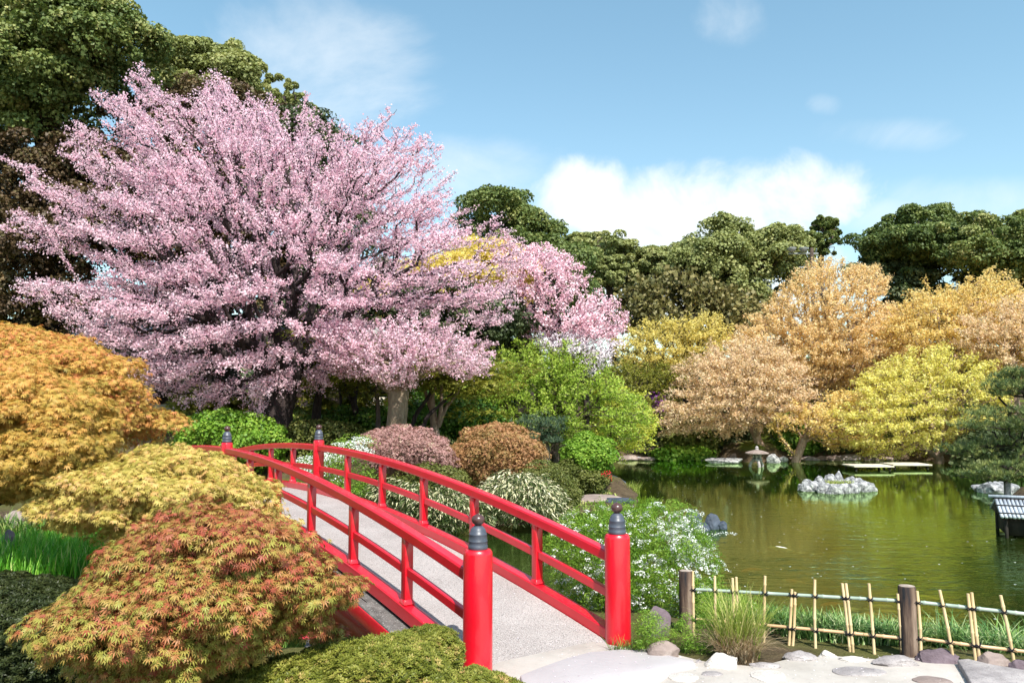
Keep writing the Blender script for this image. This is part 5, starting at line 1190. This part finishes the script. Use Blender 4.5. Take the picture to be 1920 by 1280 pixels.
# iris grass at the left
q = G(95, 1050, 0)
blades(5200, ell(q[0]+.1, q[1], 1.25, 2.2), .42, .016, .16, 'grass_bright', 'bright_grass', 'vivid green grass in the gap left of the red leaved maple', 'grass', kind='stuff', seed=41, curve=.35)
q = G(40, 1010, 0); blades(500, ell(q[0], q[1], .6, .4), .5, .018, .3, 'grass', 'grass_clump', 'dark arching grass clump below the purple grey rock', 'grass', seed=42, curve=.9)
q = G(185, 985, 0); blades(260, ell(q[0], q[1], .5, .4), .8, .02, .25, 'grass_bright', 'reed_clump', 'tall yellow green blades at the left beside the yellow maple', 'grass', seed=43, curve=.5)
# dwarf plants on the rock island
q = G(1575, 915, WATER); blades(420, ell(q[0], q[1]+.35, .62, .30), .16, .014, .2, 'grass_pale', 'island_grass', 'pale green shoots growing in the middle of the rock island', 'grass', seed=44, zfn=lambda xy: np.full(len(xy), WATER+.1))
# shaded blades at the bottom behind the red maple
q = G(430, 1150, 0); blades(700, ell(q[0], q[1]-.3, .7, .5), .4, .012, .25, 'grass', 'iris_clump', 'dark iris leaves in the shade under the red leaved maple', 'grass', seed=45, curve=.4)
# reeds by the shore slabs
q = G(1170, 925, WATER); blades(380, ell(q[0], q[1], .5, .3), .42, .012, .4, 'grass_pale', 'reed_clump', 'pale wispy reeds behind the flat shore slabs', 'grass', seed=46, zfn=lambda xy: np.full(len(xy), WATER))
# sunny lawn at the left behind the bridge
def lawn_area(r, n): return np.stack([r.uniform(-18, 3, n), r.uniform(20.5, 36, n)], 1)
blades(26000, lawn_area, .11, .03, .4, 'grass_pale', 'lawn', 'sunlit and shaded lawn under the cherry trees', 'lawn', kind='stuff', seed=47)

# ------------------------------------------------------------------ near maples and hedges at the left
def near_maple(label, poly, Y, T, leaf, base, n, nl, size, pr, tr=.05, tmpl=MAPLE7, bias=0.0, sk=200, zb=0.0, grad=None):
    poly = np.array(poly, float); b0 = P(base[0], 760, Y)[0]; z = zb
    root = thing('laceleaf_maple', (b0, Y, z), label, 'maple bush', 'laceleaf maples at the left')
    lr = (.42, .36, .12) if Y < 8.5 else (.6, .5, .17)
    cen, out = lobed(poly, Y, T, 150, lr, n, .8, .25, .22, 1.35)
    V, F, a = leaves(cen, out, pr, nl, size, tmpl, .6, .45, .55, droop=.6, surface=.15, vpuff=.35, bias=bias)
    if grad is not None:      # redder young leaves towards the top, greener old ones below
        fz = V.reshape(len(a), -1, 3).mean(1)[:, 2]; a = np.clip(a*.68+grad*(fz-fz.min())/(fz.max()-fz.min()), 0, 1)
    mesh_np('crown', V, F, L[leaf], root, attr=a)
    ap, _ = crown(poly, Y, T*.9, sk, False); c = cen.mean(0)
    nd, pa, nr = grow([[(b0, Y, z-.1), (b0+.05, Y, z+.2*(c[2]-z)), (b0+.12, Y+.05, z+.45*(c[2]-z)), (b0, Y, z+.7*(c[2]-z))]], ap, .5)
    V, F = wood(nd, pa, radii(nd, pa, .003, tr), .10); mesh_np('trunk', V, F, M['bark_dark'], root, smooth=True)
near_maple('red and green feathery maple mound in the left foreground', [(150, 1250), (160, 1160), (180, 1100), (200, 1050), (245, 1010), (305, 965), (370, 940), (440, 945), (510, 975), (570, 1020), (615, 1065), (655, 1095), (690, 1130), (640, 1140), (600, 1150), (640, 1185), (580, 1190), (520, 1180), (490, 1230), (430, 1262), (330, 1300), (160, 1300)],
           5.3, .95, 'near_red', (330, 0), 1600, 42, .038, (.11, .11, .065), .06, grad=.26)
near_maple('golden yellow feathery maple mound behind the red one', [(135, 965), (160, 905), (200, 865), (270, 845), (340, 838), (400, 850), (450, 880), (490, 920), (525, 960), (560, 1000), (520, 1000), (430, 975), (330, 990), (260, 1010), (180, 1010)],
           7.0, .85, 'near_yellow', (300, 0), 1350, 40, .039, (.12, .12, .065), .05, bias=.08)
near_maple('orange green feathery maple at the left edge', [(-60, 690), (20, 675), (80, 685), (130, 725), (165, 780), (190, 830), (195, 890), (150, 935), (90, 945), (20, 935), (-60, 945)],
           7.2, 1.0, 'near_orange', (-150, 0), 1650, 42, .039, (.13, .13, .07), .06, grad=.3)
near_maple('upper orange feathery maple behind the one at the left edge', [(-60, 620), (30, 612), (100, 632), (160, 665), (190, 712), (222, 755), (255, 790), (265, 815), (225, 830), (180, 835), (140, 790), (60, 720), (-60, 700)],
           9.6, 1.2, 'near_orange', (-80, 0), 1500, 42, .045, (.16, .16, .09), .07, bias=.12)
# clipped azalea at the bottom, close to the camera
AZ = 'clipped azalea hedges at the bottom'
bush('azalea_hedge', 'long clipped azalea hedge along the bottom in front of the bridge', [(330, 1330), (420, 1272), (520, 1236), (620, 1212), (700, 1196), (760, 1196), (800, 1215), (830, 1255), (850, 1290), (860, 1330)], 5.2, .5, 'azalea', 900, (.055, .055, .035), 48, .020, ROSE, AZ, surface=.5, sk=150, tr=.012, twig=.002, up=.9, rnds=.5, front=.85)
bush('azalea_hedge', 'small round azalea lobe left of the left red newel', [(770, 1260), (745, 1215), (760, 1188), (810, 1178), (845, 1190), (860, 1220), (862, 1260), (830, 1275)], 5.75, .25, 'azalea', 260, (.05, .05, .035), 48, .020, ROSE, AZ, surface=.5, sk=90, tr=.012, twig=.002, up=.9, rnds=.5, bk='bark_mid', front=.85)
bush('azalea_hedge', 'low azalea corner at the foot of the left red newel', [(830, 1330), (850, 1268), (890, 1256), (940, 1268), (975, 1285), (990, 1330)], 5.3, .22, 'azalea', 220, (.05, .05, .03), 48, .020, ROSE, AZ, surface=.5, stems=False, up=.9, rnds=.5, bias=.08, front=.85)
bush('azalea_hedge', 'dark shaded clipped hedge in the bottom left corner', [(-60, 1330), (-60, 1090), (20, 1082), (100, 1088), (160, 1105), (200, 1160), (220, 1240), (230, 1330)], 6.6, .6, 'azalea_painted_shade', 700, (.08, .08, .045), 60, .026, ROSE, AZ, surface=.5, stems=False, up=.9, rnds=.5, front=.85)
bush('low_mound', 'small mossy green mound above the dark shaded hedge', [(-60, 1098), (-40, 1085), (10, 1077), (50, 1078), (85, 1092), (95, 1104), (0, 1108)], 8.2, .4, 'azalea', 120, (.07, .07, .04), 60, .022, ROSE, None, surface=.5, stems=False, up=.9, rnds=.5)

# ------------------------------------------------------------------ koi
def koi(px, py, w_, ang, mat, label, z=WATER-.036):
    p = G(px, py, z); L_ = w_/F_PX*p[1]/max(.35, abs(math.cos(ang))); L_ = min(L_*1.15, .66)
    root = thing('koi_carp', (p[0], p[1], z), label, 'fish', 'koi carp in the pond')
    n = 15; t = np.linspace(0, 1, n); r = .12*L_*np.sin(np.clip(t*1.08+.03, 0, 1)*PI)**.75*(1-.35*t)+.004; cx = (t-.5)*L_; cy = .05*L_*np.sin(t*5); k = 12; V = []; F = []
    for i in range(n):
        for j in range(k):
            a = j*2*PI/k; V.append((cx[i], cy[i]+r[i]*.72*math.cos(a), r[i]*.62*math.sin(a)))
    for i in range(n-1):
        for j in range(k): F.append((i*k+j, i*k+(j+1) % k, (i+1)*k+(j+1) % k, (i+1)*k+j))
    F.append(tuple(range(k))[::-1]); F.append(tuple((n-1)*k+j for j in range(k)))
    ca, sa = math.cos(ang), math.sin(ang); Rz = np.array([[ca, -sa, 0], [sa, ca, 0], [0, 0, 1]])
    W = lambda V: np.asarray(V) @ Rz.T + [p[0], p[1], z]
    mb = MB(); mb.add(W(V), F); mb.build('body', mat, root, smooth=True)
    def fin(name, pts, th=.003):
        a = np.array(pts, float)*L_; m = len(a); mb = MB(); mb.add(W(np.concatenate([a-[0, 0, th], a+[0, 0, th]])), [tuple(range(m))[::-1], tuple(range(m, 2*m))]+[(i, (i+1) % m, m+(i+1) % m, m+i) for i in range(m)]); mb.build(name, mat, root)
    e = .05*math.sin(5)
    fin('tail_fin', [(.46, e-.02, 0), (.66, e-.13, .0), (.60, e, 0), (.66, e+.12, 0), (.46, e+.02, 0)])
    fin('pectoral_fin', [(-.25, .08, -.01), (-.12, .20, -.02), (-.14, .09, -.01)]); fin('pectoral_fin', [(-.25, -.08, -.01), (-.12, -.20, -.02), (-.14, -.09, -.01)])
for a in ((1470, 1030, 42, -.9, 'koi_white', 'pale orange koi swimming alone in the middle of the near water'), (1412, 1068, 44, .5, 'koi_orange', 'faint orange koi right of the spirea bush'), (1492, 1090, 40, -.5, 'koi_orange', 'red and white koi just above the fence top rail'),
          (1562, 1132, 46, .35, 'koi_orange', 'deep orange koi behind the single upright cane right of the tuft'), (1592, 1142, 50, .25, 'koi_white', 'white and orange koi behind the paired canes'), (1655, 1136, 48, .05, 'koi_yellow', 'yellow koi left of the dark fence post, upper one'),
          (1668, 1146, 44, -.05, 'koi_yellow', 'second yellow koi left of the dark fence post'), (1640, 1152, 50, -.15, 'koi_orange', 'orange patched koi left of the dark fence post'), (1618, 1154, 52, .0, 'koi_white', 'whitest koi in the group behind the fence'), (1660, 1160, 44, -.3, 'koi_orange', 'orange koi at the front of the group beside the dark post'),
          (1738, 1120, 46, -.45, 'koi_yellow', 'pale yellow koi right of the dark fence post'), (1740, 1160, 40, .1, 'koi_white', 'white koi at the surface right of the dark fence post'), (1808, 985, 20, .3, 'koi_orange', 'small red orange koi left of the hut'), (1388, 929, 18, .2, 'koi_orange', 'tiny red koi far out left of the rock island'), (1228, 883, 14, .2, 'koi_orange', 'tiny orange koi at the far left of the pond')):
    koi(a[0], a[1], a[2], a[3], M[a[4]], a[5])
# petals on the water
n = 900; xy = np.stack([rng.uniform(2, 16, n), 9+rng.random(n)**.7*29], 1); k_ = poly_sd(PONDA, xy[:, 0], xy[:, 1]) > .4; xy = xy[k_]
pos = np.concatenate([xy, np.full((len(xy), 1), WATER+.004)], 1); Rm = frames(np.tile([0, 0, 1.], (len(pos), 1))+rnd(len(pos))*.03)
V, F, _ = stamp(PENT, pos, Rm, rng.uniform(.012, .045, len(pos))); V[:, 2] = WATER+.004
tag(mesh_np('floating_petals', V, F, L['white'], None, attr=rng.random(len(F))), 'white petals floating all over the pond', 'petals', kind='stuff')

n = 420; kk = rng.random(n)*5; vv = np.where(rng.random(n) < .6, 1-rng.random(n)**2*.25, rng.random(n)); ks_ = kk
xy = BO+BD*SP*kk[:, None]+BN*(BW*(.1+.8*vv))[:, None]; zz = bz(kk)-.105+.006
n2_ = 500; xy2 = np.stack([rng.uniform(.2, 5, n2_), rng.uniform(5.6, 7.6, n2_)], 1); k_ = poly_sd(np.array(pp), xy2[:, 0], xy2[:, 1]) > .03; xy2 = xy2[k_]
pos = np.concatenate([np.concatenate([xy, zz[:, None]], 1), np.concatenate([xy2, np.full((len(xy2), 1), .055)], 1)])
V, F, _ = stamp(PENT, pos, frames(np.tile([0, 0, 1.], (len(pos), 1))+rnd(len(pos))*.25), rng.uniform(.008, .018, len(pos)))
tag(mesh_np('fallen_petals', V, F, L['cherry_white'], None, attr=rng.random(len(F))), 'fallen petals scattered over the bridge deck and path', 'petals', kind='stuff')
